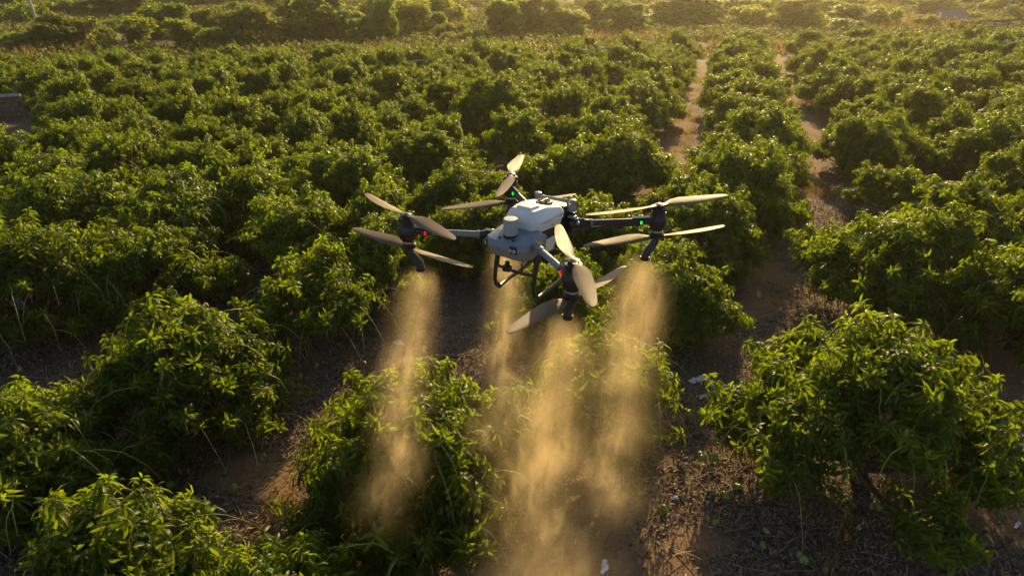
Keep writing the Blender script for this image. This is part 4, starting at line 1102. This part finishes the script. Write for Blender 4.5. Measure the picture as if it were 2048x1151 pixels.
# landing gear
for s in (-1, 1):
    y = 0.195 * s
    sk = MB().tube([(0.30, y, -0.60), (0.24, y, -0.635), (0.12, y * 1.03, -0.62), (-0.12, y * 1.03, -0.60), (-0.24, y, -0.55), (-0.29, y, -0.50)], 0.017, 10).build('skid', M['carbon'], drone)
    MB().tube([(0.225, y * 0.97, -0.2), (0.265, y * 0.98, -0.30), (0.30, y, -0.42), (0.318, y, -0.54), (0.30, y, -0.60)], [0.034, 0.026, 0.018, 0.017, 0.017], 10).build('leg', M['black'], drone)
    MB().tube([(-0.25, y * 0.9, -0.18), (-0.27, y * 0.95, -0.32), (-0.29, y, -0.50)], [0.028, 0.02, 0.017], 10).build('leg', M['black'], drone)
    MB().tube([(0.285, y, -0.605), (0.25, y, -0.638)], 0.022, 10).build('skid_cap', M['black'], sk)
for x, z in ((0.30, -0.42), (-0.28, -0.42)):
    MB().tube([(x, -0.195, z), (x, -0.06, z - 0.012), (x, 0.06, z - 0.012), (x, 0.195, z)], 0.014, 8).build('crossbar', M['carbon'], drone)

# ------------------------------------------------------------------ spray falling from the four nozzles
def mist_mat(name, dens, r0, r1, length, seed, lowfade):
    m = bpy.data.materials.new(name); m.use_nodes = True; nt = m.node_tree; nt.nodes.clear(); L = nt.links.new
    out = nt.nodes.new('ShaderNodeOutputMaterial'); pv = nt.nodes.new('ShaderNodeVolumePrincipled'); tc = nt.nodes.new('ShaderNodeTexCoord')
    pv.inputs['Color'].default_value = (1.0, 0.80, 0.46, 1); pv.inputs['Anisotropy'].default_value = 0.4
    sp = nt.nodes.new('ShaderNodeSeparateXYZ'); L(tc.outputs['Object'], sp.inputs[0])
    def mth(op, a, b=None, c=None, clamp=False):
        n = nt.nodes.new('ShaderNodeMath'); n.operation = op; n.use_clamp = clamp
        for i, v in enumerate((a, b, c)):
            if v is None: continue
            if isinstance(v, (int, float)): n.inputs[i].default_value = v
            else: L(v, n.inputs[i])
        return n.outputs[0]
    t = mth('DIVIDE', mth('MULTIPLY', sp.outputs[2], -1.0), length, None, True)              # 0 at the nozzle, 1 at the foot
    # swirl: the axis wanders
    nw = nt.nodes.new('ShaderNodeTexNoise'); nw.inputs['Scale'].default_value = 0.9; nw.inputs['Detail'].default_value = 1.0
    mpw = nt.nodes.new('ShaderNodeMapping'); mpw.inputs['Scale'].default_value = (0.25, 0.25, 1.0); mpw.inputs['Location'].default_value = (seed * 3.1, seed, seed * 1.7)
    L(tc.outputs['Object'], mpw.inputs[0]); L(mpw.outputs[0], nw.inputs['Vector'])
    sw = nt.nodes.new('ShaderNodeSeparateColor'); L(nw.outputs['Color'], sw.inputs[0])
    wx = mth('MULTIPLY', mth('SUBTRACT', sw.outputs[0], 0.5), mth('MULTIPLY', t, r1 * 3.0)); wy = mth('MULTIPLY', mth('SUBTRACT', sw.outputs[1], 0.5), mth('MULTIPLY', t, r1 * 3.0))
    x = mth('SUBTRACT', sp.outputs[0], wx); y = mth('SUBTRACT', sp.outputs[1], wy)
    rad = mth('SQRT', mth('ADD', mth('MULTIPLY', x, x), mth('MULTIPLY', y, y)))
    rt = mth('ADD', r0, mth('MULTIPLY', mth('POWER', t, 0.55), r1 - r0))
    q = mth('DIVIDE', rad, rt)
    core = mth('MULTIPLY', mth('POWER', mth('SUBTRACT', 1.0, mth('MULTIPLY', q, 0.62), None, True), 3.2), mth('SUBTRACT', 1.0, mth('MULTIPLY', q, 0.62), None, True))
    n1 = nt.nodes.new('ShaderNodeTexNoise'); n1.inputs['Scale'].default_value = 10.0; n1.inputs['Detail'].default_value = 3.5; n1.inputs['Roughness'].default_value = 0.62; n1.inputs['Distortion'].default_value = 0.7
    mp = nt.nodes.new('ShaderNodeMapping'); mp.inputs['Scale'].default_value = (0.85, 0.85, 0.24); mp.inputs['Location'].default_value = (seed, seed * 2, seed * 5)
    L(tc.outputs['Object'], mp.inputs[0]); L(mp.outputs[0], n1.inputs['Vector'])
    streak = mth('MULTIPLY', mth('SUBTRACT', n1.outputs['Fac'], 0.42, None, True), 4.5)
    streak = mth('POWER', streak, 1.4)
    n2 = nt.nodes.new('ShaderNodeTexNoise'); n2.inputs['Scale'].default_value = 2.0; n2.inputs['Detail'].default_value = 2.0
    mp2 = nt.nodes.new('ShaderNodeMapping'); mp2.inputs['Location'].default_value = (seed * 9, seed, 3); L(tc.outputs['Object'], mp2.inputs[0]); L(mp2.outputs[0], n2.inputs['Vector'])
    clump = mth('MULTIPLY', mth('SUBTRACT', n2.outputs['Fac'], 0.34, None, True), 4.2)
    fade = mth('MULTIPLY', mth('POWER', mth('SUBTRACT', 1.0, t, None, True), lowfade), mth('MULTIPLY', t, 60.0, None, True))
    thin = mth('DIVIDE', r0 + 0.22 * (r1 - r0), rt)
    d = mth('MULTIPLY', mth('MULTIPLY', core, mth('ADD', mth('MULTIPLY', streak, clump), 0.16)), mth('MULTIPLY', fade, mth('MULTIPLY', thin, dens)))
    L(d, pv.inputs['Density']); L(pv.outputs[0], out.inputs['Volume'])
    return m
def plume(key, pxend, length, r0, r1, dens, seed, lowfade, label):
    st = Vector((DC[0] + DF[0] * NOZZLE[key].x + DL[0] * NOZZLE[key].y, DC[1] + DF[1] * NOZZLE[key].x + DL[1] * NOZZLE[key].y, DC[2] + NOZZLE[key].z))
    zend = st.z - length
    e = at(pxend[0], pxend[1], zend)
    e = Vector((e[0], st.y + max(-0.5, min(0.5, e[1] - st.y)), zend))
    ax = (st - e); ln = ax.length
    mb = MB(); prof = []
    for i in range(12):
        t = i / 11; prof.append(((r0 + (r1 - r0) * t ** 0.55) * 1.6 + 0.5 * r1 * t, -t * ln))
    mb.lathe(prof[::-1], 20)
    o = mb.build('spray_mist', mist_mat('spray_mist_' + key, dens, r0, r1, ln, seed, lowfade), None)
    o.location = st; o.rotation_euler = ax.to_track_quat('Z', 'Y').to_euler()
    tag(o, label, 'spray mist', 'spray falling from the drone', 'stuff')
plume('L', (790, 960), 3.5, 0.15, 0.44, 12.0, 1.3, 0.9, 'column of golden spray falling from the rotor with the red light on the left')
plume('B', (980, 880), 3.4, 0.15, 0.42, 11.0, 4.7, 1.0, 'column of golden spray falling behind the landing gear')
plume('R', (1180, 930), 3.9, 0.17, 0.64, 10.0, 7.9, 0.7, 'golden spray drifting down from the rotor with the green light on the right')
plume('N', (1050, 1180), 4.6, 0.15, 0.76, 10.0, 2.2, 0.4, 'tall column of golden spray falling from the nearest nozzle to the bottom edge')

# ------------------------------------------------------------------ haze
hb = MB().box((-425, -65, -4.0), (425, 765, 34.0)).build('haze', None, None, False)
hm = bpy.data.materials.new('haze_air'); hm.use_nodes = True; nt = hm.node_tree; nt.nodes.clear()
o_ = nt.nodes.new('ShaderNodeOutputMaterial'); pv = nt.nodes.new('ShaderNodeVolumePrincipled')
pv.inputs['Color'].default_value = (1.0, 0.92, 0.70, 1); pv.inputs['Density'].default_value = 0.00055; pv.inputs['Anisotropy'].default_value = 0.78
nt.links.new(pv.outputs[0], o_.inputs['Volume'])
hb.data.materials.append(hm)
tag(hb, 'warm evening haze thickening towards the far scrub', 'haze', kind='stuff')
